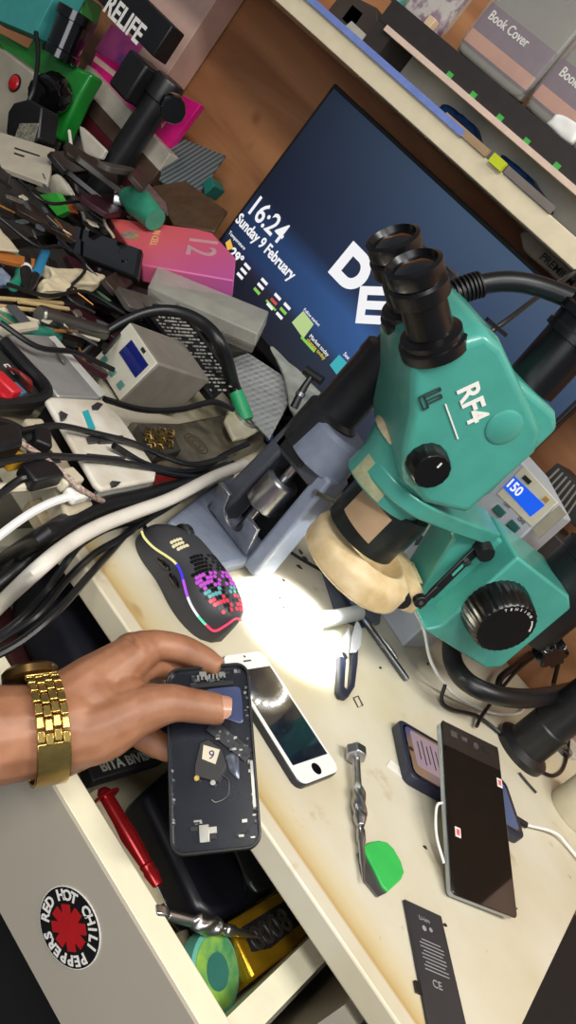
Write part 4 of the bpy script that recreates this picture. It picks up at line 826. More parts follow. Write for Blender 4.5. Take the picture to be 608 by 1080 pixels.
lbq = [fp(x, y, inn+0.0034) for x, y in ((-0.17, 0.11), (0.2, 0.04), (0.08, -0.11), (-0.22, -0.04))]
MB().prism(lbq, -fn*0.0004).done('paper_label', mat('label_paper', (216, 204, 178), 0.6, var=0.06), sp_)
text(sp_, '9', 0.0085, fp(-0.09, -0.045, inn+0.0035), fx*0.95-fy*0.2, fy, mat('blue_ink', (34, 40, 110), 0.6), ext=0.0001)
for x, y in ((-0.36, -0.235), (0.0, -0.3)): MB().lathe(fp(x, y, inn+0.0022), fn, [(0.0018, 0), (0.0018, 0.001)], 12).done('screw_eyelet', gold if x < -0.1 else silver, sp_)
def bits(name, n_, x0, x1, y0, y1, smax, ms_, seed):
    r_ = random.Random(seed)
    for i in range(n_):
        x, y = r_.uniform(x0, x1), r_.uniform(y0, y1)
        MB().box(fp(x, y, inn+r_.uniform(0.0006, 0.002)), (r_.uniform(0.0008, smax), r_.uniform(0.0008, smax), r_.uniform(0.0008, 0.0025)), axf).done(name, ms_[i % len(ms_)], op)
bits('connector', 18, -0.35, 0.75, 0.80, 0.92, 0.004, [silver, black, darksteel], 5)
bits('contact', 26, 0.84, 0.92, -0.75, 0.75, 0.0025, [silver, darksteel, black], 6)
bits('contact', 8, -0.93, -0.88, -0.75, 0.0, 0.0022, [silver, darksteel], 7)
bits('connector', 8, -0.5, -0.05, -0.88, -0.66, 0.006, [silver, black, darksteel], 8)
bits('connector', 6, 0.45, 0.85, -0.9, -0.7, 0.004, [black, silver], 9)
MB().box(fp(-0.25, -0.8, inn+0.002), (0.0065, 0.011, 0.002), axf).done('dock_bracket', silver, op, bevel=0.0003)
for k in range(8): MB().box(fp(-0.22+k*0.09, 0.87, inn+0.0028), (0.0014, 0.0036, 0.001), axf).done('spring_contact', silver, op)
MB().box(fp(0.1, 0.78, inn+0.0015), (0.03, 0.003, 0.002), axf).done('connector', black, op)
MB().tube([fp(0.2, -0.22, inn+0.002), fp(0.36, -0.3, inn+0.003), fp(0.3, -0.45, inn+0.002), fp(0.05, -0.5, inn+0.002), fp(-0.05, -0.47, inn+0.002)], 0.0003, 6).done('antenna_wire', silver, op)
MB().box(fp(0.9, -0.35, inn+0.002), (0.002, 0.03, 0.002), axf).done('flex_strip', silver, op)
crumple('torn_foil', '', '', [fp(0.3, -0.02, inn+0.0016), fp(0.62, 0.02, inn+0.0016), fp(0.6, -0.3, inn+0.0016), fp(0.38, -0.2, inn+0.0016)], -fn*0.0014, mat('torn_foil', (120, 126, 140), 0.2, metal=0.5, var=0.6, scale=150), 0.0004, parent=op, seed=3)
crumple('reflection_film', '', '', [fp(-0.1, 0.74, inn+0.0008), fp(0.78, 0.74, inn+0.0008), fp(0.78, 0.3, inn+0.0008), fp(0.2, 0.42, inn+0.0008)], -fn*0.0005, mat('blue_reflection', (78, 88, 126), 0.1, var=0.3, scale=40, coat=0.6), 0.0002, parent=op, seed=4)  # blue sheet that paints a bluish reflection inside the shell
# ---------------- the hand
skin = mat('skin', (170, 120, 90), 0.5, var=0.14, scale=45, rgb2=(142, 94, 66), bump=0.45, sss=0.12, detail=8)
pn = thing('person', "person's left hand and bare forearm gripping the opened phone shell", 'person', Pd(110, 740, 0.6)-ZA*0.02)
def J(px, py, d): return Pd(px, py, d)
hb_ = MB()
def limb(pts, rad, n=14): hb_.tube([J(*p) for p in pts], rad, n, 8)
# forearm and wrist
limb([(-330, 800, 0.56), (-150, 790, 0.57), (-20, 777, 0.582), (55, 768, 0.588), (88, 760, 0.592)], [0.042, 0.038, 0.0345, 0.031, 0.029, 0.027])
# back of hand
limb([(60, 752, 0.59), (100, 722, 0.596), (143, 690, 0.603)], [0.024, 0.0215, 0.0155])
limb([(60, 765, 0.596), (100, 738, 0.605), (140, 704, 0.612)], [0.025, 0.021, 0.0155])
limb([(60, 775, 0.60), (98, 755, 0.612), (135, 728, 0.622)], [0.025, 0.021, 0.015])
limb([(62, 785, 0.60), (95, 775, 0.612), (130, 756, 0.628)], [0.023, 0.02, 0.0145])
limb([(62, 775, 0.588), (105, 768, 0.585), (150, 748, 0.582)], [0.025, 0.023, 0.0165])
# index finger over the top edge
limb([(142, 690, 0.603), (163, 681, 0.609), (190, 684, 0.613), (212, 693, 0.611), (233, 705, 0.607)], [0.0158, 0.0122, 0.0108, 0.0104, 0.0096, 0.0088, 0.0065])
# middle, ring and little fingers behind the phone
limb([(140, 704, 0.613), (163, 700, 0.622), (185, 706, 0.630), (208, 722, 0.628)], [0.0152, 0.0115, 0.0104, 0.0095, 0.0078])
limb([(135, 728, 0.622), (158, 742, 0.634), (185, 752, 0.634), (212, 762, 0.630)], [0.015, 0.0115, 0.0102, 0.0095, 0.0075])
limb([(128, 756, 0.626), (152, 776, 0.628), (176, 790, 0.624), (196, 792, 0.618)], [0.0145, 0.0112, 0.0098, 0.0085, 0.0068])
# thumb across the front
limb([(112, 768, 0.586), (150, 750, 0.581), (180, 742, 0.578), (208, 745, 0.5785), (230, 748, 0.5795), (236, 748, 0.580)], [0.021, 0.0165, 0.0142, 0.0118, 0.0112, 0.0106, 0.0082])
hb_.ball(J(132, 742, 0.592), 0.0195, 20); hb_.ball(J(100, 745, 0.596), 0.027, 20); hb_.ball(J(128, 705, 0.604), 0.0175, 20); hb_.ball(J(150, 686, 0.606), 0.0142, 18); hb_.ball(J(139, 688, 0.607), 0.0145, 18); hb_.ball(J(160, 745, 0.583), 0.0155, 18)
hand = hb_.done('hand', skin, pn, remesh=0.0013, smooth_it=9)
# thumb nail
nm = MB(); nc = J(232, 748, 0.5795); tdir = (J(240, 748.5, 0.5805)-J(205, 745, 0.5785)).normalized(); tov = (C0-nc).normalized(); tov = (tov-tdir*tov.dot(tdir)).normalized(); tsd = tdir.cross(tov)
tov = (tov*0.93+tsd*(-0.36 if tsd.dot(ZA) < 0 else 0.36)).normalized(); tsd = tdir.cross(tov)
rings = []
for i in range(9):
    l = -0.0095+0.0165*i/8; wn = 64*math.sqrt(max(0.05, 1-((l+0.001)/0.0090)**4)); rr = 0.0101-0.0012*(i/8)
    rings.append([nc+tdir*l+(tov*math.cos(math.radians(a*wn))+tsd*math.sin(math.radians(a*wn)))*rr*1.0 for a in (-1, -0.66, -0.33, 0, 0.33, 0.66, 1)]+[nc+tdir*l+(tov*math.cos(math.radians(a*wn)))*rr*0.8+tsd*math.sin(math.radians(a*wn))*rr*0.9 for a in (1, 0, -1)])
nm.rings(rings).done('thumb_nail', mat('nail', (196, 146, 120), 0.28, var=0.05, coat=0.3), pn)
# gold bracelet watch
wa = (J(88, 760, 0.592)-J(-20, 777, 0.582)).normalized(); wc = J(46, 769, 0.5875)
up_ = (J(46, 700, 0.6)-wc); up_ = (up_-wa*up_.dot(wa)).normalized(); wv = wa.cross(up_)
wt = thing('wristwatch', 'gold bracelet wristwatch worn on the bare left wrist', 'watch', wc-ZA*0.03)
RW = 0.0345
def wpos(deg, ax_, r=RW):
    a = math.radians(deg); return wc+(up_*math.cos(a)+wv*math.sin(a))*r+wa*ax_
NL = 26
for i in range(NL):
    deg = 360*i/NL
    if deg < 26 or deg > 334: continue
    if 118 < deg < 215: continue
    a = math.radians(deg); rad = up_*math.cos(a)+wv*math.sin(a); tan = -up_*math.sin(a)+wv*math.cos(a)
    lk = MB()
    for c_, off in ((-0.0078, 0), (-0.0026, 0.5), (0.0026, 0), (0.0078, 0.5)):
        lk.box(wpos(deg+off*360/NL*0.5, c_), (0.0049, 0.0074, 0.0036), (wa, tan, rad))
    lk.done('bracelet_link', gold, wt, bevel=0.0007)
bk = MB(); rings = []
for deg in range(118, 217, 7):
    a = math.radians(deg); rad = up_*math.cos(a)+wv*math.sin(a)
    rings.append([wpos(deg, -0.0105, RW-0.001), wpos(deg, 0.0105, RW-0.001), wpos(deg, 0.0105, RW+0.0014), wpos(deg, -0.0105, RW+0.0014)])
bk.rings(rings).done('clasp', gold, wt, bevel=0.0006)
wcase = MB().lathe(wpos(0, -0.004, RW-0.001), up_, [(0.016, 0), (0.0185, 0.001), (0.0185, 0.006), (0.0165, 0.008)], 36).done('watch_case', mat('dark_gold', (120, 92, 52), 0.3, metal=0.9, var=0.3), wt)
MB().lathe(wpos(0, -0.004, RW+0.0068), up_, [(0.015, 0), (0.015, 0.0004)], 32).done('dial', glassblack, wcase)
for s in (-1, 1): MB().box(wpos(26*s, 0, RW+0.0005), (0.021, 0.005, 0.004), (wa, (up_*-math.sin(math.radians(26*s))+wv*math.cos(math.radians(26*s))), (up_*math.cos(math.radians(26*s))+wv*math.sin(math.radians(26*s))))).done('end_link', gold, wt, bevel=0.0008)
# ---------------- cluttered left side of the bench
def flat(name, label, cat, poly, z, th, m, bevel=0.001, group=None, parent=None, seg=2):
    o = MB().prism([Pz(x, y, z) for x, y in poly], ZA*-th).done(name, m, parent, bevel=bevel, seg=seg)
    return tag(o, label, cat, group) if parent is None else o
def flaty(name, label, cat, poly, y, th, m, bevel=0.001, parent=None):
    o = MB().prism([Py(a, b, y) for a, b in poly], YA*th).done(name, m, parent, bevel=bevel)
    return tag(o, label, cat) if parent is None else o
def slab3(poly, th):           # polygon from (px,py,y) corners, thickness along its own normal, away from the camera
    P = [Py(*p) for p in poly]; n = (P[1]-P[0]).cross(P[-1]-P[0]).normalized()
    if n.dot(Vector((0, 0, CAMH+TZ))-P[0]) > 0: n = -n
    return P, n*th, -n
tag(MB().prism([W(-1.55, 0.60, 0.003), W(-0.62, 0.60, 0.003), W(-0.52, 0.82, 0.003), W(-0.78, 1.125, 0.003), W(-1.55, 1.125, 0.003)], ZA*-0.0028).done('dark_gap_sheet', mat('gap_dark', (40, 38, 36), 0.6, var=0.3, scale=30)), 'dark grey sheet added to darken gaps under the heap of parts at the bench end', 'mat')  # invented sheet that turns the gaps between the heaped parts dark
# --- standing boxes against the wall
pk = mat('pale_pink_card', (226, 188, 172), 0.5, var=0.06); mg = mat('magenta_card', (220, 24, 128), 0.4, var=0.12)
x0, x1 = Py(87, 92, 1.085).x, Py(204, 35, 1.085).x
bx = thing('retail_box', 'tall pale pink retail box with an art picture leaning on the plywood', 'box', Vector(((x0+x1)/2, 1.1, TZ)))
MB().box(((x0+x1)/2, 1.112, TZ+0.27), (x1-x0, 0.05, 0.54)).done('carton', pk, bx, bevel=0.001)
MB().prism([Py(a, b, 1.0865) for a, b in ((118, 25), (151, 48), (133, 79), (100, 52))], YA*0.0008).done('picture', mat('art_print', (224, 92, 170), 0.4, rgb2=(104, 70, 150), scale=9, contrast=(0.45, 0.55)), bx)
mgb = thing('retail_box', 'flat magenta retail box with white lettering behind the black post', 'box', Py(140, 110, 1.06))
MB().prism([Py(a, b, 1.055) for a, b in ((101, 55), (212, 110), (178, 156), (87, 94))], YA*0.012).done('carton', mg, mgb, bevel=0.001)
text(mgb, 'SCREEN', 0.0165, Py(150, 113, 1.0545), XA, ZA, pk, bold=0.0001)
MB().prism([Py(a, b, 1.0545) for a, b in ((101, 59), (128, 80), (125, 85), (98, 64))], YA*0.0005).done('printed_strip', pk, mgb)
zt = Py(88, 96, 1.05).z-TZ; xs0, xs1 = Py(88, 96, 1.04).x-0.02, Py(178, 157, 1.04).x+0.01
hh = [0.028, 0.022, 0.03, 0.026, 0.03]; cols = [('white_card', (206, 196, 180), 'white'), ('brown_card', (84, 66, 54), 'brown'), ('dark_red_card', (88, 24, 34), 'dark red'), ('grey_card2', (120, 116, 110), 'grey'), ('black_card2', (34, 32, 32), 'black')]
zz = Py(178, 157, 1.05).z-TZ; hh = [h*zz/sum(hh) for h in hh]
for i, (nm, c_, wd_) in enumerate(cols):
    z1 = zz-sum(hh[:i])
    tag(MB().box(W((xs0+xs1)/2+0.006*(i % 2), 1.075, z1-hh[i]/2), (xs1-xs0-0.012*(i % 3), 0.075, hh[i]-0.0006)).done('flat_box', mat(nm, c_, 0.5, var=0.15), bevel=0.001), '%s flat box in the stack under the magenta retail box' % wd_, 'box')
# black post with lettered arm
rs_ = thing('boom_stand', 'black boom stand with a lettered arm standing before the magenta box', 'stand', W(-0.977, 1.0, 0))
satin = MATS['satin_black']
MB().lathe(W(-0.977, 1.0, 0), ZA, [(0.05, 0), (0.05, 0.012), (0.022, 0.014), (0.0215, 0.205), (0.024, 0.206), (0.024, 0.236), (0.022, 0.24)], 40).done('post', satin, rs_, bevel=0.0006)
MB().box(Py(146, 86, 0.985), (0.047, 0.05, 0.06)).done('clamp_block', black, rs_, bevel=0.004)
xr = Py(170, 46, 0.97).x
MB().box(W(xr-0.17, 0.985, (Py(178, 50, 0.97).z-TZ)), (0.34, 0.03, 0.05)).done('arm', black, rs_, bevel=0.002)
text(rs_, 'RELIFE', 0.040, Py(108, 10, 0.9695), XA, ZA, ink, bold=0.0009, sx=0.86)
kp = Py(190, 121, 0.965)
knob(MB(), kp+XA*-0.02, Vector((0.8, -0.6, 0)), 0.019, 0.03, 10).done('clamp_knob', blackgloss, rs_)
# green microscope at the far left
gm = thing('stereo_microscope', 'bright green microscope with black knobs at the upper left corner', 'microscope', W(-1.24, 1.0, 0))
gmm = mat('green_enamel', (26, 128, 44), 0.32, var=0.15, coat=0.25)
MB().prism([Py(a, b, 0.97) for a, b in ((-12, 28), (28, 50), (40, 30), (64, 52), (60, 62), (97, 77), (84, 100), (62, 148), (40, 140), (20, 92))], YA*0.03).done('body', gmm, gm, bevel=0.006, seg=3)
MB().prism([Py(a, b, 0.985) for a, b in ((62, -12), (90, -6), (84, 16), (72, 10))], YA*0.04).done('top_cover', gmm, gm, bevel=0.003)
e0, e1 = Py(66, 56, 0.955), Py(80, 22, 0.955)
MB().lathe(e0-ZA*0.01, e1-e0, [(0.029, 0), (0.029, 0.012), (0.026, 0.014), (0.026, 0.055), (0.031, 0.056), (0.031, 0.07), (0.026, 0.071), (0.024, 0.066)], 36).done('eyepiece', blackgloss, gm)
e2, e3 = Py(50, 48, 0.99), Py(64, 4, 0.99)
MB().lathe(e2+YA*0.0, e3-e2, [(0.024, 0), (0.028, 0.09), (0.024, 0.092)], 36).done('eyepiece', black, gm)
knob(MB(), Py(58, 98, 0.955), Vector((0.5, -0.82, -0.25)), 0.031, 0.035, 16).done('focus_knob', blackgloss, gm)
MB().box(Py(40, 128, 1.0)+Vector((0, 0.02, -0.1)), (0.04, 0.04, 0.2)).done('column', black, gm)
MB().box(W(Py(40, 128, 1.0).x, 1.03, 0.01), (0.16, 0.14, 0.018)).done('base_plate', black, gm, bevel=0.003)
flaty('teal_carton', 'teal carton at the top left corner above the green microscope', 'box', ((-20, -30), (66, -20), (36, 37), (-20, 14)), 0.93, 0.05, mat('teal_card', (62, 150, 146), 0.45, var=0.1))
ps = thing('power_supply', 'dirty cream power supply with a round red button at the left frame edge', 'power supply', Py(15, 100, 0.93))
pq = ((-30, 40), (4, 52), (38, 78), (26, 118), (8, 160), (-40, 140))
MB().prism([Py(a, b, 0.93) for a, b in pq], YA*0.09).done('case', mat('dirty_cream', (172, 164, 146), 0.5, var=0.3, scale=16), ps, bevel=0.004)
MB().lathe(Py(16, 88, 0.9305), -YA, [(0.0115, 0), (0.0115, 0.003), (0.009, 0.005), (0.0, 0.0055)], 24, cap=False).done('red_button', mat('button_red', (190, 20, 26), 0.3, coat=0.4), ps)
MB().lathe(Py(16, 88, 0.93), -YA, [(0.0135, 0), (0.0135, 0.002)], 24).done('button_ring', black, ps)
ad_ = thing('power_adapter', 'black power adapter with a pale label hanging over the white envelope', 'adapter', Py(25, 130, 0.89))
MB().prism([Py(a, b, 0.885) for a, b in ((14, 108), (30, 104), (44, 112), (40, 146), (34, 153), (14, 154), (6, 140), (8, 118))], YA*0.035).done('case', black, ad_, bevel=0.003)
MB().prism([Py(a, b, 0.8845) for a, b in ((21, 130), (41, 130), (35, 152), (13, 151))], YA*0.0006).done('rating_label', mat('adapter_label', (150, 146, 128), 0.5, rgb2=(90, 88, 78), scale=260), ad_)
MB().tube([Py(30, 108, 0.9), Py(36, 92, 0.905), Py(40, 60, 0.92), Py(38, 34, 0.925)], 0.0036, 8).done('cord', blackrub, ad_)
# --- envelope, remote, phones, bottle
env = thing('paper_envelope', 'crumpled white printed envelope below the power adapter', 'envelope', Py(25, 170, 0.9))
P, off, n_ = slab3(((-10, 136, 0.87), (58, 157, 0.89), (50, 194, 0.83), (-10, 172, 0.81)), 0.008)
MB().prism(P, off).done('sheet', mat('dirty_paper', (190, 180, 160), 0.6, var=0.15, scale=30), env, bevel=0.001)
for t0, w_ in ((0.35, 0.5), (0.5, 0.2)):
    a_ = P[0]*(1-t0)+P[3]*t0; b_ = P[1]*(1-t0)+P[2]*t0
    MB().tube([a_*0.6+b_*0.4+n_*0.0006, a_*(0.6-w_*0.8)+b_*(0.4+w_*0.8)+n_*0.0006], 0.0011, 5, 1).done('print_line', inkdark, env)
def phone3(name, label, poly, th, m, parts=None, cat='phone', bevel=0.002):
    P, off, n = slab3(poly, th); c = sum(P, Vector())/len(P)
    t = thing(name, label, cat, c+off)
    body = MB().prism(P, off).done('body', m, t, bevel=bevel, seg=3)
    g = [c+(p-c)*0.94+n*0.0004 for p in P]
    return t, P, n, g, body
t, P, n, g, b_ = phone3('smartphone', 'black phone with a cracked dark face lying left of the pink box', ((40, 223, 0.845), (150, 263, 0.84), (145, 293, 0.80), (34, 250, 0.81)), 0.009, black)
MB().prism(g, n*-0.0005).done('glass', glassblack, t)
MB().prism([Py(a, b, 0.827)+n*0.002 for a, b in ((44, 237), (60, 243), (57, 258), (38, 250))], n*-0.001).done('paper_label', mat('brown_label', (110, 98, 84), 0.5), t)
for (a, b) in ((128, 266), (133, 276), (120, 284)): MB().lathe(Py(a, b, 0.818)+n*0.002, n, [(0.003, 0), (0.003, 0.0012)], 12).done('lens', darksteel, t)
t, P, n, g, b_ = phone3('keypad_remote', 'black keypad remote lying at the left edge under the envelope', ((2, 212, 0.83), (14, 208, 0.84), (42, 240, 0.83), (30, 252, 0.81), (4, 236, 0.805)), 0.012, charcoal, cat='remote')
for i in range(4):
    for j in range(3):
        c_ = P[0]*0.0+Py(9+i*7.5+j*-1.5, 219+i*6.2+j*6.0, 0.82)
        MB().box(c_+n*0.001, (0.007, 0.004, 0.003)).done('key', black, t)
tag(MB().tube([Py(134, 207, 0.92), Py(146, 214, 0.918), Py(164, 232, 0.915)], [0.014, 0.021, 0.016], 16, 8).done('teal_bottle', mat('teal_plastic', (54, 140, 112), 0.35, var=0.15)), 'rounded teal plastic bottle behind the pink box', 'bottle')
tag(MB().lathe(Py(124, 212, 0.92), XA+ZA*0.5, [(0.012, 0), (0.014, 0.006), (0.008, 0.012), (0.006, 0.02)], 20).done('chrome_cap', steel), 'chrome cap beside the teal bottle', 'cap')
flaty('green_clip', 'bright green plastic piece in the heap above the black phone', 'plastic piece', ((41, 205), (60, 203), (72, 222), (60, 228)), 0.845, 0.012, mat('leaf_green', (60, 170, 60), 0.4))
flaty('orange_clip', 'small brown-orange piece beside the green plastic piece', 'plastic piece', ((62, 213), (74, 214), (78, 224), (70, 225)), 0.85, 0.01, mat('rust_plastic', (160, 82, 44), 0.5))
crumple('tissue', 'crumpled grey tissue above the keypad remote', 'tissue', [Py(a, b, 0.84) for a, b in ((10, 206), (24, 198), (36, 208), (30, 222), (16, 222))], YA*0.012, mat('grey_tissue', (158, 146, 124), 0.7, var=0.3, scale=60), 0.003, seed=51)
crumple('plastic_wrap', 'crumpled pale plastic wrap above the green plastic piece', 'wrapper', [Py(a, b, 0.86) for a, b in ((34, 200), (60, 180), (76, 206), (60, 206))], YA*0.01, mat('pale_wrap', (190, 184, 166), 0.35, var=0.35, scale=50), 0.003, seed=52)
crumple('white_sleeve', 'white paper sleeve standing behind the black post', 'paper', [Py(a, b, 0.965) for a, b in ((82, 130), (112, 158), (106, 168), (88, 162))], YA*0.008, mat('soft_white', (200, 192, 176), 0.6, var=0.1), 0.001, seed=53)
for poly_, z_, lb_ in ((((-60, 172), (118, 168), (132, 236), (-60, 262)), 0.020, 'shallow dark carton under the heap, nearer the black post'), (((-60, 262), (116, 262), (120, 318), (-60, 330)), 0.018, 'shallow dark carton under the heap, nearer the tan sticks')):
    flat('parts_carton', lb_, 'box', poly_, z_, z_-0.004, mat('carton_dark', (46, 41, 38), 0.6, var=0.35, scale=24))
# dark scraps filling the heap
dk = [mat('heap_black', (24, 23, 24), 0.3, var=0.4), mat('heap_brown', (58, 46, 40), 0.45, var=0.4, scale=30), mat('heap_grey', (84, 80, 74), 0.4, var=0.4, scale=40), mat('heap_wine', (60, 24, 34), 0.4, var=0.4)]
rh = random.Random(19); k = 0
for (a, b) in ((75, 170), (98, 172), (112, 186), (70, 190), (98, 200), (60, 236), (90, 215), (116, 214), (20, 196), (150, 186), (128, 176), (8, 205), (86, 312), (70, 302), (118, 318), (92, 332), (20, 312), (126, 296), (150, 318), (80, 372), (30, 340), (60, 290), (14, 330), (100, 300), (60, 340)):
    y_ = 0.90 if b < 225 else 0.80
    c_ = Py(a, b, y_); z_ = max(0.016, c_.z-TZ); c_ = Pz(a, b, z_)
    ax = yawax(rh.uniform(0, 180)); tl_ = Matrix.Rotation(rh.uniform(-0.35, 0.35), 3, ax[0]); ax = tuple(tl_ @ v for v in ax)
    L = rh.uniform(0.07, 0.13); Wd = rh.uniform(0.022, 0.05)
    tag(MB().prism(rrect(c_, ax[0], ax[1], L, Wd, 0.006, 3), ax[2]*-0.008).done('phone_part', dk[k % 4], bevel=0.001), 'flat dark phone part half buried in the heap on the left', 'phone part', 'dark phone parts in the left heap'); k += 1
# phone backs and striped sleeve right of the heap
t, P, n, g, b_ = phone3('spare_phone_panel', 'brown phone back panel leaning behind the pink box', ((160, 196, 1.0), (196, 190, 1.03), (240, 222, 1.02), (226, 244, 0.98), (182, 236, 0.96)), 0.006, mat('brown_back', (86, 66, 48), 0.3, var=0.3, coat=0.4), cat='phone part')
t, P, n, g, b_ = phone3('spare_phone_panel', 'grey curved phone back leaning right of the teal bottle', ((136, 176, 0.99), (148, 182, 1.0), (176, 214, 0.98), (178, 226, 0.96), (158, 212, 0.955)), 0.005, mat('wine_grey', (110, 100, 94), 0.3, var=0.4, coat=0.4), cat='phone part')
P, off, n_ = slab3(((182, 142, 1.07), (238, 164, 1.09), (204, 214, 1.04), (168, 190, 1.03)), 0.004)
stp_ = bpy.data.materials.new('striped_film'); stp_.use_nodes = True; nt = stp_.node_tree; b = nt.nodes['Principled BSDF']
wv_ = nt.nodes.new('ShaderNodeTexWave'); wv_.inputs['Scale'].default_value = 40; wv_.inputs['Distortion'].default_value = 0.5; tc = nt.nodes.new('ShaderNodeTexCoord'); nt.links.new(tc.outputs['Object'], wv_.inputs['Vector'])
rp = nt.nodes.new('ShaderNodeValToRGB'); rp.color_ramp.elements[0].color = lin((64, 72, 76)); rp.color_ramp.elements[1].color = lin((120, 128, 128)); nt.links.new(wv_.outputs['Fac'], rp.inputs['Fac']); nt.links.new(rp.outputs['Color'], b.inputs['Base Color']); b.inputs['Alpha'].default_value = 0.8; b.inputs['Roughness'].default_value = 0.3
tag(MB().prism(P, off).done('striped_sleeve', stp_), 'translucent grey striped sleeve leaning on the plywood', 'sleeve')
flaty('teal_block', 'small teal block between the striped sleeve and the monitor', 'block', ((214, 192), (222, 186), (226, 196), (216, 206)), 1.05, 0.03, mat('teal_block', (30, 110, 100), 0.4))
# pink phone box
pkb = thing('phone_screen_box', 'pink and orange phone screen box lying against the monitor corner', 'box', Py(180, 262, 0.93))
P, off, n_ = slab3(((114, 229, 0.905), (222, 243, 0.985), (249, 272, 0.962), (247, 296, 0.938), (150, 279, 0.865)), 0.026)
pm_ = bpy.data.materials.new('pink_gradient_card'); pm_.use_nodes = True; nt = pm_.node_tree; b = nt.nodes['Principled BSDF']; tc = nt.nodes.new('ShaderNodeTexCoord'); sx = nt.nodes.new('ShaderNodeSeparateXYZ'); nt.links.new(tc.outputs['Generated'], sx.inputs[0])
nt.links.new(ramp(sx.outputs['X'], [(0, (206, 92, 84)), (0.45, (206, 90, 104)), (1, (178, 84, 150))]), b.inputs['Base Color']); b.inputs['Roughness'].default_value = 0.4
bv = (P[1]-P[0]).normalized(); dv = (P[4]-P[0]); dv = (dv-bv*dv.dot(bv)).normalized()
MB().prism(P, off).done('carton', pm_, pkb, bevel=0.002)
def onq(u, v): return P[0]+bv*u*(P[1]-P[0]).length+dv*v*0.10+n_*0.0004
MB().lathe(onq(0.27, 0.45), n_, [(0.012, 0), (0.012, 0.0004)], 28).done('round_seal', mat('blue_seal', (40, 110, 150), 0.35, rgb2=(190, 140, 60), scale=120), pkb)
text(pkb, 'IN CELL', 0.013, onq(0.47, 0.2), dv, bv, mat('card_gold', (226, 176, 120), 0.4), bold=0.0002)
text(pkb, '12', 0.058, onq(0.82, 0.2), dv, bv, mat('card_silver', (226, 180, 186), 0.3, metal=0.3), bold=0.0003)
text(pkb, 'PRO', 0.017, onq(0.83, 0.12), dv, bv, mat('card_red', (196, 50, 70), 0.4), bold=0.0003) if False else None
# clear case
cc_ = thing('clear_case', 'long cloudy plastic case in front of the pink box', 'case', Py(220, 320, 0.86))
P, off, n_ = slab3(((166, 280, 0.875), (284, 328, 0.925), (272, 352, 0.885), (156, 302, 0.835)), 0.02)
MB().prism(P, off).done('lid', cloudy, cc_, bevel=0.002)
c_ = sum(P, Vector())/4; MB().prism([c_+(p-c_)*0.97+off for p in P], off*0.6).done('tray', mat('cloudy_tray', (140, 136, 124), 0.35, alpha=0.45, var=0.2), cc_, bevel=0.002)
tag(MB().prism([Pz(a, b, 0.06) for a, b in ((215, 340), (270, 352), (262, 372), (225, 366))], ZA*-0.02).done('dark_card', mat('olive_card', (74, 72, 62), 0.5, var=0.3), bevel=0.001), 'dark olive card under the long cloudy case', 'card')
t, P, n, g, b_ = phone3('smartphone', 'scuffed dark phone lying below the cloudy plastic case', ((118, 292, 0.84), (158, 306, 0.86), (212, 352, 0.86), (196, 362, 0.83), (108, 322, 0.80)), 0.009, black)
MB().prism(g, n*-0.0005).done('glass', mat('plum_glass', (40, 28, 36), 0.1, coat=0.8), t)
t, P, n, g, b_ = phone3('phone_shell', 'curved black phone shell with a green strip beside the white cloth', ((78, 296, 0.785), (98, 286, 0.80), (140, 318, 0.80), (132, 330, 0.77), (96, 316, 0.76)), 0.009, black, cat='phone part')
MB().prism([Py(a, b, 0.777)+n*0.002 for a, b in ((96, 309), (102, 306), (118, 318), (112, 321))], n*-0.001).done('green_strip', mat('sage_strip', (104, 140, 104), 0.5), t)
# white cloth, pens, scissors, torch, sticks
crumple('cotton_cloth', 'torn white cloth lying across the heap beside the blue pen', 'cloth', [Pz(a, b, 0.05) for a, b in ((40, 272), (56, 282), (82, 282), (112, 290), (104, 300), (76, 298), (70, 306), (46, 304), (44, 294), (58, 290))], ZA*-0.014, mat('cotton', (206, 192, 160), 0.75, var=0.15, scale=60), 0.003, seed=61)
pen = thing('pen', 'blue pen with a black tip under the torn white cloth', 'pen', Pz(40, 290, 0.03))
p0, p1 = Pz(48, 266, 0.047), Pz(30, 308, 0.047); d_ = (p1-p0).normalized(); L_ = (p1-p0).length
MB().lathe(p0, d_, [(0.004, 0), (0.0055, 0.002), (0.0055, L_*0.6), (0.004, L_*0.62)], 16).done('barrel', mat('pen_blue', (38, 118, 160), 0.3), pen)
MB().lathe(p0+d_*L_*0.62, d_, [(0.0048, 0), (0.0048, L_*0.2), (0.0012, L_*0.38)], 16).done('tip', black, pen)
pen = thing('pen', 'black marker pen with a white band left of the blue pen', 'pen', Pz(27, 290, 0.03))
p0, p1 = Pz(27, 274, 0.045), Pz(27, 306, 0.045); d_ = (p1-p0).normalized(); L_ = (p1-p0).length
MB().lathe(p0, d_, [(0.006, 0), (0.0065, 0.002), (0.0065, L_*0.7), (0.002, L_)], 16).done('barrel', black, pen)
MB().lathe(p0+d_*L_*0.3, d_, [(0.0068, 0), (0.0068, L_*0.08)], 16).done('white_band', white, pen)
sci = thing('scissors', 'teal-handled scissors at the left frame edge', 'scissors', Pz(10, 290, 0.02))
tealp = mat('scissor_teal', (34, 132, 110), 0.35)
MB().tube([Pz(14, 302, 0.04), Pz(21, 292, 0.04), Pz(20, 278, 0.04), Pz(12, 268, 0.04), Pz(0, 262, 0.04), Pz(-14, 262, 0.04)], 0.0058, 12).done('handle', tealp, sci)
MB().prism([Pz(a, b, 0.042) for a, b in ((-16, 280), (2, 282), (12, 292), (10, 300), (-16, 300))], ZA*-0.006).done('thumb_pad', mat('pad_grey', (150, 160, 168), 0.3, rgb2=(90, 110, 150), scale=90), sci, bevel=0.001)
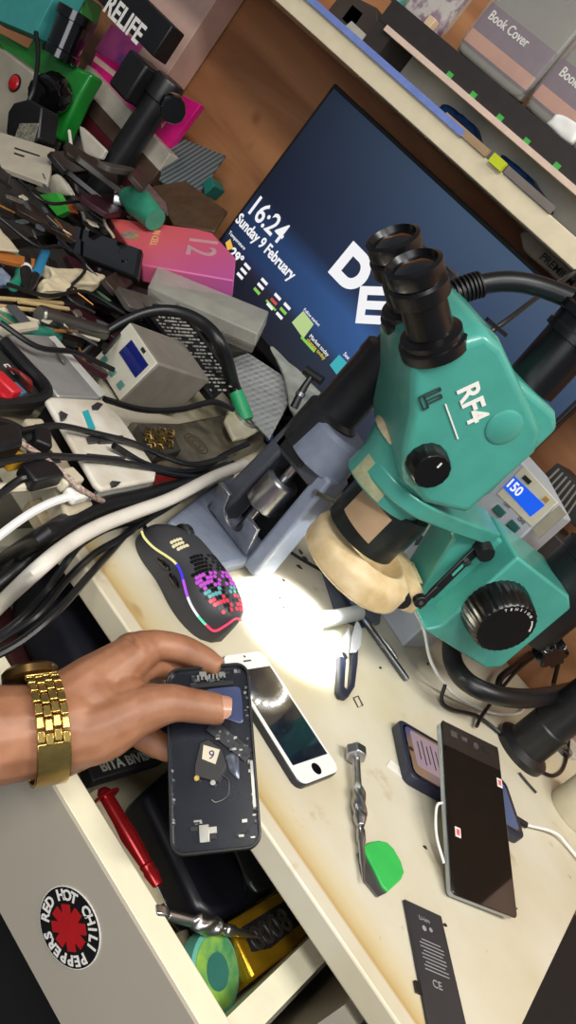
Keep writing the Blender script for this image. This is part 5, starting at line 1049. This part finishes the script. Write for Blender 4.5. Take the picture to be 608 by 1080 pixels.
flat('wooden_stick', 'orange wooden stick at the left frame edge above the pens', 'stick', ((-5, 263), (38, 273), (36, 281), (-5, 272)), 0.05, 0.006, mat('orange_wood', (176, 104, 44), 0.5, var=0.2))
crumple('paper_scrap', 'cream paper scrap at the left edge above the orange stick', 'paper', [Pz(a, b, 0.055) for a, b in ((-8, 232), (8, 250), (22, 266), (-8, 262))], ZA*-0.003, mat('cream_paper', (196, 184, 156), 0.65, var=0.1), 0.001, seed=66)
tor = thing('torch', 'slim grey metal torch lying above the silver panel', 'torch', Pz(75, 343, 0.02))
p0, p1 = Pz(41, 332, 0.036), Pz(112, 352, 0.036); d_ = (p1-p0).normalized(); L_ = (p1-p0).length
MB().lathe(p0, d_, [(0.0085, 0), (0.0105, 0.002), (0.0105, L_*0.26), (0.009, L_*0.28), (0.009, L_*0.31), (0.0088, L_*0.96), (0.006, L_)], 24).done('body', mat('grey_anodised', (120, 118, 112), 0.3, metal=0.9, var=0.15), tor)
MB().lathe(p0-d_*0.0005, d_, [(0.0082, 0), (0.0082, 0.001)], 24).done('end_cap', mat('cap_grey', (90, 88, 84), 0.4), tor)
cable('white_stick', 'long white cable stick lying along the silver torch', [Pz(-20, 318, 0.03), Pz(40, 340, 0.03), Pz(104, 358, 0.03)], 0.0028, mat('aged_white', (206, 196, 172), 0.5), cat='stick')
for i, (a, b, c2, d2) in enumerate(((-10, 322, 60, 330), (-10, 314, 66, 320), (20, 318, 72, 326))):
    cable('bamboo_stick', ('lowest', 'topmost', 'middle')[i]+' of three tan sticks above the grey torch', [Pz(a, b, 0.032+0.002*i), Pz(c2, d2, 0.032+0.002*i)], 0.0024, mat('bamboo', (190, 166, 118), 0.55, var=0.2), group='tan sticks', cat='stick')
tag(MB().tube([Pz(-15, 334, 0.02), Pz(20, 344, 0.02), Pz(60, 354, 0.02)], 0.009, 12).done('teal_tube', mat('teal_tube', (46, 130, 112), 0.4)), 'teal plastic tube lying under the torch at the left edge', 'tube')
tag(MB().tube([Pz(3, 349, 0.036), Pz(36, 344, 0.036)], 0.005, 10).done('plastic_sleeve', mat('aged_white', (206, 196, 172), 0.5)), 'short white cap on top of the silver panel', 'cap')
cable('steel_probe', 'thin white rod standing from the green microscope down to the black phone', [Py(73, 138, 0.93), Py(77, 170, 0.92), Py(82, 205, 0.90), Py(92, 240, 0.88), Py(105, 284, 0.84)], 0.0026, mat('rod_white', (214, 206, 196), 0.35), cat='rod')
# silver panel and tester
sp2 = thing('silver_panel', 'silver translucent panel lying beside the black tester', 'panel', Pz(60, 385, 0.02))
MB().prism([Pz(a, b, 0.033) for a, b in ((4, 350), (58, 354), (112, 415), (104, 420), (62, 418))], ZA*-0.012).done('panel', mat('silver_film', (168, 168, 166), 0.25, metal=0.3, var=0.3, scale=26), sp2, bevel=0.002)
MB().prism([Pz(a, b, 0.0335) for a, b in ((58, 354), (112, 415), (106, 419), (52, 355))], ZA*-0.0005).done('edge_strip', mat('clear_edge', (206, 206, 200), 0.2), sp2)
mt_ = thing('cable_tester', 'black open tester tray with red clips at the left frame edge', 'tester', Pz(15, 400, 0.02))
MB().prism([Pz(a, b, 0.022) for a, b in ((-25, 362), (6, 360), (50, 412), (42, 424), (-25, 424))], ZA*-0.018).done('tray', mat('tray_grey', (56, 54, 52), 0.5, var=0.3), mt_, bevel=0.002)
MB().tube([Pz(4, 360, 0.03), Pz(28, 386, 0.03), Pz(48, 409, 0.03), Pz(40, 423, 0.03), Pz(-20, 428, 0.03)], 0.006, 8).done('rim', black, mt_)
for i in range(5): MB().tube([Pz(8+i*3, 388+i, 0.026), Pz(22+i*2.4, 394+i*2, 0.034), Pz(28+i, 408+i, 0.026)], 0.0017, 6).done('red_wire', mat('wire_red', (120, 34, 30), 0.4), mt_)
MB().box(Pz(4, 408, 0.036), (0.026, 0.014, 0.014), yawax(20)).done('red_clip', mat('clip_red', (200, 36, 46), 0.35), mt_, bevel=0.002)
MB().box(Pz(2, 418, 0.03), (0.02, 0.008, 0.01), yawax(-10)).done('red_clip', MATS['clip_red'], mt_, bevel=0.002)
MB().box(Pz(18, 412, 0.03), (0.014, 0.008, 0.008), yawax(20)).done('blue_connector', mat('conn_blue', (80, 110, 140), 0.4), mt_, bevel=0.001)
text(mt_, 'DC', 0.01, Pz(3, 384, 0.0225), Vector((0.9, 0.3, 0)), Vector((-0.3, 0.9, 0)), ink)
# small soldering station
ss_ = thing('soldering_station', 'small cream soldering station with a dark blue display', 'soldering station', Pz(126, 430, 0))
A_ = Pz(126, 424, 0.004); T_ = Py(170, 391, A_.y+0.004)
ax = yawax(-9)
hgt_ = T_.z-A_.z
fl = [A_-ax[0]*0.072, A_, A_+ZA*hgt_+ax[1]*0.012, A_-ax[0]*0.072+ZA*hgt_+ax[1]*0.012]
MB().prism([A_-ax[0]*0.072, A_, A_+ZA*hgt_+ax[1]*0.012, A_-ax[0]*0.072+ZA*hgt_+ax[1]*0.012], ax[1]*0.085).done('housing', mat('station_grey', (128, 122, 112), 0.45, var=0.15), ss_, bevel=0.003)
fn_ = (fl[1]-fl[0]).cross(fl[3]-fl[0]).normalized()
def fq(u, v, h=0.0008): return fl[0]+(fl[1]-fl[0])*u+(fl[3]-fl[0])*v+fn_*h
if fn_.dot(C0-A_) < 0: fn_ = -fn_
fxx, fyy = (fl[1]-fl[0]).normalized(), (fl[3]-fl[0]).normalized()
MB().prism([fq(0.02, 0.02), fq(0.98, 0.02), fq(0.98, 0.98), fq(0.02, 0.98)], fn_*-0.002).done('front_panel', mat('station_cream', (206, 202, 184), 0.42, var=0.1), ss_, bevel=0.001)
MB().prism([fq(0.3, 0.5, 0.0013), fq(0.9, 0.5, 0.0013), fq(0.9, 0.83, 0.0013), fq(0.3, 0.83, 0.0013)], fn_*-0.001).done('display', mat('navy_lcd', (14, 22, 74), 0.25, emit=(20, 30, 110), es=0.35), ss_)
for u in (0.2, 0.5, 0.8): MB().box(fq(u, 0.2, 0.0015), (0.009, 0.008, 0.002), (fxx, fyy, fn_)).done('green_button', mat('teal_button', (90, 140, 132), 0.4), ss_, bevel=0.0006)
MB().box(fq(0.62, 0.9, 0.001), (0.008, 0.004, 0.0006), (fxx, fyy, fn_)).done('badge', inkdark, ss_)
# parts tray
tr_ = thing('screw_tray', 'black tray full of white-printed parts beside the small cream station', 'tray', Pz(190, 370, 0.02))
Q = [Py(a, b, y) for a, b, y in ((146, 318, 0.80), (186, 322, 0.86), (246, 402, 0.86), (224, 420, 0.80))]
n_ = (Q[1]-Q[0]).cross(Q[3]-Q[0]).normalized(); n_ = n_ if n_.z > 0 else -n_
MB().prism(Q, n_*-0.010).done('tray', black, tr_, bevel=0.002)
rt = random.Random(8); pb_ = MB()
ex, ey = Q[1]-Q[0], Q[3]-Q[0]
exn, eyn = ex.normalized(), (ey-ex.normalized()*ey.dot(ex.normalized())).normalized()
for i in range(24):
    for j in range(7):
        u, v = 0.1+0.125*j+rt.uniform(-0.02, 0.02), 0.05+i*0.038
        if rt.random() < 0.2: continue
        pb_.box(Q[0]+ex*u+ey*v+n_*0.0006, (rt.uniform(0.002, 0.0085), rt.uniform(0.0012, 0.0026), 0.0012), (exn, eyn, n_))
pb_.done('printed_marks', mat('mark_grey', (170, 168, 158), 0.5, var=0.3, scale=300), tr_)
MB().tube([Q[0]+n_*0.001, Q[3]+n_*0.001, Q[2]+n_*0.001, Q[1]+n_*0.001], 0.003, 8, 1).done('rim', black, tr_)
tag(MB().tube([Py(178, 378, 0.80), Py(196, 394, 0.80)], 0.006, 8).done('brass_spring', mat('dull_brass', (150, 130, 92), 0.35, metal=0.8, var=0.5, scale=400)), 'short dull brass spring between the small station and the black tray', 'spring')
# iron stand + iron
ir = thing('iron_stand', 'grimy soldering iron stand with a brass wool cup and white holder plate', 'stand', Pz(210, 470, 0))
grime = mat('grimy_metal', (126, 118, 98), 0.5, rgb2=(58, 52, 44), scale=30)
MB().prism([Pz(a, b, 0.022) for a, b in ((138, 444), (188, 446), (240, 436), (280, 455), (279, 466), (206, 498), (168, 488))], ZA*-0.021).done('base', grime, ir, bevel=0.003)
MB().prism([Pz(a, b, 0.034) for a, b in ((146, 446), (180, 447), (192, 475), (165, 480))], ZA*-0.013).done('wool_cup', mat('cup_grey', (78, 74, 66), 0.5, var=0.3), ir, bevel=0.002)
rw = random.Random(2); wl = MB()
for i in range(40):
    c_ = Pz(168+rw.uniform(-13, 13), 462+rw.uniform(-9, 10), 0.036); r_ = rw.uniform(0.003, 0.006); a0 = rw.uniform(0, 6.3)
    wl.tube([c_+Vector((math.cos(a0+t)*r_, math.sin(a0+t)*r_, 0.002*math.sin(t*2))) for t in (0, 1.2, 2.4, 3.6, 4.8)], 0.0006, 5, 3)
wl.done('brass_wool', mat('brass_wool', (150, 122, 66), 0.35, metal=0.8, var=0.4, scale=300), ir)
for r_ in (0.016, 0.0115, 0.0065): MB().lathe(Pz(207, 468, 0.0222), ZA, [(r_-0.0012, 0), (r_-0.0012, 0.001), (r_, 0.001), (r_, 0)], 32, cap=False).done('recess_ring', mat('ring_grime', (96, 86, 70), 0.5), ir)
MB().prism([Pz(a, b, 0.040) for a, b in ((238, 443), (242, 432), (256, 424), (268, 432), (280, 450), (262, 460), (248, 463))], ZA*-0.006).done('holder_plate', mat('ivory_metal', (196, 188, 160), 0.4, var=0.2), ir, bevel=0.002)
MB().prism([Pz(a, b, 0.034) for a, b in ((246, 438), (270, 438), (274, 452), (252, 456))], ZA*-0.014).done('holder_block', grime, ir)
MB().lathe(Pz(259, 443, 0.040), ZA, [(0.0155, 0), (0.0155, 0.004), (0.0105, 0.004), (0.0105, 0.0005)], 32, cap=False).done('holder_ring', steel, ir)
sir = thing('soldering_iron', 'soldering iron with a green grip parked upright in the iron stand', 'soldering iron', Pz(259, 443, 0.04))
i0, i1 = Pz(260, 443, 0.042), Py(249, 414, Pz(260, 443, 0.042).y-0.004)
MB().tube([i0, i0*0.5+i1*0.5, i1], [0.0095, 0.0095, 0.009], 18, 6).done('grip', mat('grip_green', (34, 150, 96), 0.45, var=0.1), sir)
MB().tube([i1+(i0-i1)*0.05, i1+(i1-i0)*0.3, Py(234, 366, 0.80), Py(214, 341, 0.79), Py(184, 328, 0.775), Py(150, 331, 0.75), Py(110, 352, 0.72), Py(70, 388, 0.69), Py(35, 414, 0.66), Py(-30, 440, 0.62)], [0.0085, 0.0085, 0.008, 0.0068, 0.006, 0.0052, 0.0048, 0.0046], 12).done('cord', blackc, sir)
# bubble wrap, clear bag, T tool at the monitor foot
bub = thing('bubble_wrap', 'sheet of grey bubble wrap leaning below the monitor', 'bubble wrap', Py(270, 420, 0.93))
bp_ = bpy.data.materials.new('bubble_film'); bp_.use_nodes = True; nt = bp_.node_tree; b = nt.nodes['Principled BSDF']; b.inputs['Base Color'].default_value = lin((150, 152, 150)); b.inputs['Roughness'].default_value = 0.25
vo = nt.nodes.new('ShaderNodeTexVoronoi'); vo.inputs['Scale'].default_value = 110; vo.inputs['Randomness'].default_value = 0.1; tc = nt.nodes.new('ShaderNodeTexCoord'); nt.links.new(tc.outputs['Object'], vo.inputs['Vector'])
bm_ = nt.nodes.new('ShaderNodeBump'); bm_.inputs['Strength'].default_value = 0.9; bm_.inputs['Distance'].default_value = 0.003; bm_.invert = True; nt.links.new(vo.outputs['Distance'], bm_.inputs['Height']); nt.links.new(bm_.outputs['Normal'], b.inputs['Normal'])
P, off, n_ = slab3(((244, 378, 0.945), (262, 372, 0.965), (302, 398, 0.965), (304, 425, 0.93), (284, 462, 0.86), (244, 420, 0.88)), 0.004)
MB().prism(P, off).done('sheet', bp_, bub, bevel=0.001)
crumple('clear_plastic_bag', 'clear plastic bag lying at the foot of the monitor by the T tool', 'bag', [Py(a, b, y) for a, b, y in ((284, 362, 0.975), (316, 392, 0.975), (362, 438, 0.96), (372, 470, 0.92), (330, 462, 0.88), (306, 430, 0.91), (300, 396, 0.95))], Vector((0, 0.008, -0.006)), mat('bag_film', (176, 178, 168), 0.2, alpha=0.75, var=0.3, scale=50, bump=0.5), 0.003, seed=71)
tt_ = thing('razor_tool', 'small black T-shaped tool standing at the monitor foot', 'tool', Py(318, 425, 0.9))
MB().tube([Py(310, 430, 0.885), Py(319, 412, 0.89), Py(328, 398, 0.895)], [0.0052, 0.0046, 0.0034], 10).done('handle', black, tt_)
MB().tube([Py(322, 390, 0.895), Py(340, 402, 0.9)], 0.0062, 10, 1).done('head', black, tt_)
MB().lathe(Py(316, 418, 0.889), Py(328, 398, 0.895)-Py(310, 430, 0.885), [(0.0062, 0), (0.0062, 0.005)], 14).done('collar', steel, tt_)
flat('plastic_sheet', 'dark plastic lid edge between bubble wrap and cloudy case', 'sheet', ((246, 372), (268, 366), (306, 396), (300, 400), (264, 376), (248, 382)), 0.05, 0.01, mat('lid_dark', (30, 32, 36), 0.4))
tag(MB().ball(Pz(284, 461, 0.02), 0.006, 12).done('blue_bead', mat('bead_blue', (50, 80, 170), 0.3)), 'small blue bead beside the white holder plate', 'bead')
# USB charger box
ub_ = thing('usb_charger', 'large white multi-port charger box with teal tape on its top', 'charger', Pz(105, 470, 0))
zt = 0.042
tp = [(49, 421), (54, 418), (108, 421), (128, 440), (166, 495), (164, 506), (108, 516), (101, 510)]
MB().prism([Pz(x, y, zt) for x, y in tp], ZA*-0.006).done('top_cover', mat('dirty_white', (226, 222, 212), 0.45, rgb2=(196, 186, 166), scale=26), ub_, bevel=0.0025, seg=3)
MB().prism([Pz(x, y, zt-0.006) for x, y in ((56, 424), (108, 424), (164, 498), (162, 506), (108, 515))], ZA*-0.035).done('case', white, ub_, bevel=0.001)
MB().prism([Pz(x, y, zt-0.008)+Vector((0, -0.003, 0)) for x, y in ((52, 427), (58, 427), (109, 513), (104, 513))], ZA*-0.03).done('port_panel', black, ub_)
for i in range(5):
    x, y = 62+i*10, 437+i*16
    MB().box(Pz(x-4, y+3, zt-0.022), (0.012, 0.01, 0.007), yawax(8)).done('port', charcoal, ub_)
MB().prism([Pz(x, y, zt+0.0006) for x, y in ((87, 434), (93, 432), (101, 452), (95, 455))], ZA*-0.0006).done('teal_tape', mat('teal_tape', (40, 166, 176), 0.45), ub_)
MB().prism([Pz(x, y, zt+0.001) for x, y in ((97, 428), (103, 424), (109, 426), (104, 432), (98, 432))], ZA*-0.001).done('dark_vent', charcoal, ub_)
rr_ = random.Random(5)
for (x, y, a, b, c2, d2) in ((93, 460, 104, 458, 106, 465, )[0:6], (104, 460, 130, 459, 130, 465)[0:6], (64, 433, 72, 437, 70, 441)[0:6], (92, 478, 112, 480, 112, 484)[0:6], (112, 480, 134, 482, 120, 486)[0:6], (118, 507, 128, 508, 124, 511)[0:6]):
    tag(MB().prism([Pz(x, y, zt+0.0035), Pz(a, b, zt+0.0035), Pz(c2, d2, zt+0.0035), Pz(x+2, d2+1, zt+0.0035)], ZA*-0.0032).done('broken_part', charcoal), 'small dark broken part lying on the white charger box', 'part', 'broken parts on the charger')
# power strip and plugs
pst = thing('power_strip', 'cream power strip with plugs left of the white charger box', 'power strip', Pz(55, 500, 0))
MB().prism([Pz(x, y, 0.03) for x, y in ((26, 440), (45, 440), (100, 532), (72, 545))], ZA*-0.029).done('body', mat('strip_cream', (196, 184, 160), 0.5, var=0.2), pst, bevel=0.003)
for i in range(4): MB().box(Pz(42+i*12, 462+i*20, 0.0305), (0.014, 0.012, 0.001), yawax(10)).done('socket', charcoal, pst)
def plug(label, p, q, w, m, cordpts, cm, r, group=None):
    t = thing('plug', label, 'plug', Pz(*p)-ZA*0.008)
    a, b = Pz(*p), Pz(*q); d = (b-a).normalized(); s = d.cross(ZA).normalized()
    MB().box((a+b)/2, ((b-a).length, w, w*0.7), (d, s, s.cross(d))).done('plug_body', m, t, bevel=0.0025, seg=3)
    MB().tube([b-d*0.002]+[Pz(*c) for c in cordpts], r, 8).done('cord', cm, t)
plug('black adapter plug topmost in the power strip', (50, 470, 0.045), (32, 462, 0.045), 0.024, black, [(10, 448, 0.045), (-30, 440, 0.045)], blackc, 0.004)
plug('black plug with a cord in the middle of the power strip', (58, 497, 0.045), (26, 504, 0.04), 0.02, black, [(15, 510, 0.035), (-30, 545, 0.02)], blackc, 0.0034)
plug('yellow plug at the left frame edge beside the power strip', (22, 482, 0.04), (4, 486, 0.04), 0.016, mat('plug_yellow', (200, 150, 40), 0.45), [(-12, 488, 0.04), (-40, 490, 0.04)], mat('plug_yellow', (200, 150, 40), 0.45), 0.004)
plug('cream plug with a thick cord in the power strip', (80, 503, 0.04), (60, 508, 0.04), 0.016, mat('aged_white', (206, 196, 172), 0.5), [(40, 512, 0.035), (0, 515, 0.03), (-30, 516, 0.03)], mat('aged_white', (206, 196, 172), 0.5), 0.0042)
plug('white USB plug nearest the bench front in the power strip', (88, 520, 0.038), (72, 524, 0.038), 0.013, white, [(50, 532, 0.032), (22, 548, 0.02), (-20, 580, 0.0)], white, 0.0034)
tag(MB().box(Pz(14, 428, 0.052), (0.07, 0.045, 0.03), yawax(10)).done('adapter_brick', black, bevel=0.005, seg=3), 'rounded black adapter brick at the left edge above the plugs', 'adapter') if False else None
flat('adapter_brick', 'rounded black adapter brick at the left frame edge above the yellow plug', 'adapter', ((-20, 448), (16, 444), (27, 454), (26, 466), (-20, 478)), 0.062, 0.03, black, bevel=0.006, seg=3)
# yellow sticker and wooden block by the front edge
flat('wooden_offcut', 'small pale wooden offcut at the bench edge under the power strip', 'block', ((30, 528), (54, 522), (66, 548), (50, 560)), 0.012, 0.011, mat('offcut', (180, 164, 132), 0.6, rgb2=(120, 104, 80), scale=40))
# --- cable tangle running off the front left
def pts(*a): return [Py(x, y, t[1]) if t[0] == 'y' else Pz(x, y, t) for x, y, t in a]
def off_edge(seq):
    out = []
    for x, y, z in seq: out.append(Pz(x, y, z) if z is not None else None)
    return out
wc_ = mat('white_cable', (222, 216, 204), 0.4, var=0.08)
cable('power_cable', 'thick white cable sweeping over the bench edge to the lower left', [Pz(258, 490, 0.045), Pz(225, 503, 0.042), Pz(180, 526, 0.04), Pz(140, 541, 0.038), Pz(105, 555, 0.036), Pz(72, 574, 0.034), Pz(38, 602, 0.03), Py(0, 638, 0.44), Py(-40, 680, 0.42)], 0.0060, wc_, n=12)
cable('power_cable', 'thick black cable above the white one, uppermost at the bench edge', [Pz(240, 494, 0.03), Pz(200, 510, 0.028), Pz(150, 524, 0.024), Pz(110, 533, 0.022), Pz(75, 548, 0.02), Pz(45, 566, 0.02), Py(5, 592, 0.48), Py(-40, 630, 0.45)], 0.0078, blackc, n=12)
cable('power_cable', 'thick black cable lying directly above the white cable', [Pz(236, 500, 0.018), Pz(190, 518, 0.016), Pz(140, 532, 0.014), Pz(105, 543, 0.012), Pz(68, 562, 0.012), Py(32, 588, 0.478), Py(-5, 618, 0.45), Py(-40, 652, 0.43)], 0.0058, blackc, n=12)
cable('usb_cable', 'thin black cable below the white one, nearest the drawer', [Pz(246, 488, 0.035), Pz(215, 506, 0.026), Pz(185, 528, 0.018), Pz(145, 552, 0.008), Pz(115, 584, 0.006), Py(95, 606, 0.47), Py(60, 645, 0.42), Py(20, 678, 0.39), Py(-30, 704, 0.36)], 0.0030, blackc)
cable('usb_cable', 'thin black cable forking below the white cable to the lower left', [Pz(200, 520, 0.02), Pz(160, 545, 0.012), Pz(118, 556, 0.008), Pz(88, 572, 0.008), Pz(72, 590, 0.010), Py(50, 622, 0.46), Py(20, 655, 0.43), Py(-30, 690, 0.40)], 0.0030, blackc)
cable('usb_cable', 'thin black cable hanging between its two neighbours below the white cable', [Pz(170, 538, 0.014), Pz(130, 566, 0.01), Pz(100, 584, 0.008), Py(70, 612, 0.475), Py(40, 648, 0.44), Py(5, 672, 0.42), Py(-30, 696, 0.40)], 0.0030, blackc)
cable('usb_cable', 'thin black cable draped over the white charger box', [Pz(20, 455, 0.05), Pz(60, 449, 0.052), Pz(100, 457, 0.05), Pz(140, 467, 0.047), Pz(175, 482, 0.045), Pz(205, 490, 0.045), Pz(238, 482, 0.05)], 0.0028, blackc)
cable('usb_cable', 'black cable crossing the lower part of the white charger box', [Pz(-20, 492, 0.055), Pz(30, 482, 0.052), Pz(70, 482, 0.05), Pz(110, 485, 0.047), Pz(150, 492, 0.045), Pz(190, 502, 0.035), Pz(232, 503, 0.03)], 0.0030, blackc)
cable('braided_cable', 'thin pale braided cable crossing the plugs to the charger front', [Pz(20, 466, 0.055), Pz(45, 482, 0.05), Pz(70, 502, 0.048), Pz(92, 520, 0.044), Pz(120, 531, 0.02), Pz(170, 527, 0.014), Pz(225, 505, 0.025)], 0.0024, mat('braid', (206, 186, 170), 0.6, rgb2=(120, 90, 80), scale=400))
cable('usb_cable', 'black cable running behind the iron stand toward the grey pole', [Pz(110, 421, 0.03), Pz(150, 432, 0.03), Pz(190, 432, 0.035), Pz(225, 424, 0.05), Pz(246, 432, 0.05)], 0.0034, blackc)
cable('usb_cable', 'black cable crossing the clear bag behind the pillar stand', [Pz(272, 433, 0.035), Pz(300, 441, 0.03), Pz(330, 441, 0.03), Pz(364, 432, 0.03), Pz(395, 420, 0.03)], 0.0032, blackc)
cable('usb_cable', 'black cable passing in front of the iron stand to the grey stand', [Pz(120, 470, 0.05), Pz(160, 492, 0.04), Pz(205, 497, 0.035), Pz(240, 478, 0.05), Pz(262, 468, 0.06)], 0.0032, blackc)
aj = thing('audio_plug', 'silver audio plug lying on the cables left of the grey stand', 'plug', Pz(230, 506, 0.03))
p0, p1 = Pz(210, 509, 0.04), Pz(246, 501, 0.04); d_ = (p1-p0).normalized(); L_ = (p1-p0).length
MB().lathe(p0, d_, [(0.0042, 0), (0.005, 0.001), (0.005, L_*0.6), (0.003, L_*0.62), (0.003, L_*0.95), (0.001, L_)], 16).done('plug_body', mat('worn_nickel', (196, 184, 160), 0.3, metal=0.8, var=0.3, scale=200), aj)
tag(MB().prism([Pz(a, b, 0.01) for a, b in ((165, 500), (200, 500), (196, 512), (168, 510))], ZA*-0.009).done('red_card', mat('red_white_card', (168, 34, 40), 0.5), bevel=0.001), 'dull red card under the cables beside the iron stand', 'card')
# small litter in the heap
lit_m = [mat('bit_silver', (170, 168, 160), 0.3, metal=0.8, var=0.3), mat('bit_black', (20, 20, 20), 0.4), mat('bit_cream', (196, 186, 164), 0.5), mat('bit_amber', (168, 112, 50), 0.35, metal=0.4), mat('bit_slate', (74, 78, 84), 0.4)]
nm_ = [('metal_shield', 'silver'), ('plastic_chip', 'black'), ('paper_bit', 'cream'), ('flex_strip', 'amber'), ('plastic_chip', 'grey')]
rl_ = random.Random(33)
for i in range(64):
    a, b = rl_.uniform(2, 128), rl_.uniform(178, 378)
    if a > 112 and b > 224 and b < 300: continue
    if b > 344 and a > 0 and a < 60: continue
    kd = rl_.choice((0, 1, 1, 2, 3, 4)); z_ = 0.05 if b < 240 else 0.046 if b < 320 else 0.038
    c_ = Pz(a, b, z_); ax = yawax(rl_.uniform(0, 180)); tl_ = Matrix.Rotation(rl_.uniform(-0.5, 0.5), 3, ax[0]); ax = tuple(tl_ @ v for v in ax)
    L, w_ = rl_.uniform(0.012, 0.034), rl_.uniform(0.005, 0.014)
    if kd == 3: L, w_ = L*1.5, 0.004
    p_ = [c_+ax[0]*x*L/2+ax[1]*y*w_/2 for x, y in ((-1, -1), (rl_.uniform(0.2, 0.6), -1), (1, rl_.uniform(-0.6, 0)), (1, 1), (rl_.uniform(-0.5, 0), rl_.uniform(0.7, 1.2)), (-1, 0.6))]
    tag(MB().prism(p_, ax[2]*-0.0016).done(nm_[kd][0], lit_m[kd], bevel=0.0003), 'tiny %s scrap of a dismantled phone in the left heap' % nm_[kd][1], 'phone part', '%s scraps in the left heap' % nm_[kd][1])
for i, (q_, r_, m_) in enumerate((
  (((0, 230), (40, 260), (70, 262), (110, 300)), 0.0022, blackc), (((8, 300), (50, 312), (90, 308), (130, 330)), 0.0024, blackc), (((60, 250), (90, 282), (70, 310), (100, 330)), 0.002, blackc),
  (((20, 190), (50, 214), (90, 214), (120, 240)), 0.0022, blackc), (((100, 170), (122, 200), (110, 230), (120, 250)), 0.002, MATS['bit_cream']), (((0, 340), (40, 366), (80, 372), (120, 390)), 0.0028, blackc),
  (((120, 300), (140, 330), (128, 350), (110, 372)), 0.0024, blackc))):
    cable('thin_cable', 'thin %s cable snaking through the left heap' % ('cream' if m_ is not blackc else 'black'), [Pz(x, y, 0.058 if y < 300 else 0.046) for x, y in q_], r_, m_, group='cables in the left heap' if m_ is blackc else None)
# ---------------- light
wd = bpy.data.worlds.new('room_light'); SC.world = wd; wd.use_nodes = True
wd.node_tree.nodes['Background'].inputs['Color'].default_value = (0.75, 0.8, 0.9, 1); wd.node_tree.nodes['Background'].inputs['Strength'].default_value = 0.16
def area(name, loc, target, sx, sy, power, col):
    l = bpy.data.lights.new(name, 'AREA'); l.shape = 'RECTANGLE'; l.size = sx; l.size_y = sy; l.energy = power; l.color = col
    o = bpy.data.objects.new(name, l); COL.objects.link(o); o.location = loc
    o.rotation_euler = (Vector(target)-Vector(loc)).to_track_quat('-Z', 'Y').to_euler(); return o
area('ceiling_tube', (0.75, 0.35, 2.5), (0.45, 0.6, 0.75), 1.2, 0.3, 30, (1.0, 0.97, 0.9))
area('ceiling_tube', (0.1, -0.9, 2.5), (-0.1, 0.5, 0.75), 1.2, 0.3, 30, (1.0, 0.97, 0.92))
area('front_fill', (0.7, -1.9, 1.5), (-0.1, 0.5, 0.65), 1.6, 1.2, 24, (0.95, 0.97, 1.0))  # added fill behind the camera, brightens the faces turned towards it
sp = bpy.data.lights.new('ring_led', 'SPOT'); sp.energy = 12; sp.spot_size = math.radians(78); sp.spot_blend = 0.6; sp.shadow_soft_size = 0.02; sp.color = (0.93, 0.97, 1.0)
so = bpy.data.objects.new('ring_led', sp); COL.objects.link(so); so.location = ML(0, 0, 0.082)
SC.view_settings.view_transform = 'Standard'; SC.view_settings.look = 'None'; SC.view_settings.exposure = 0.0; SC.view_settings.gamma = 1.0
SC.view_settings.use_curve_mapping = False
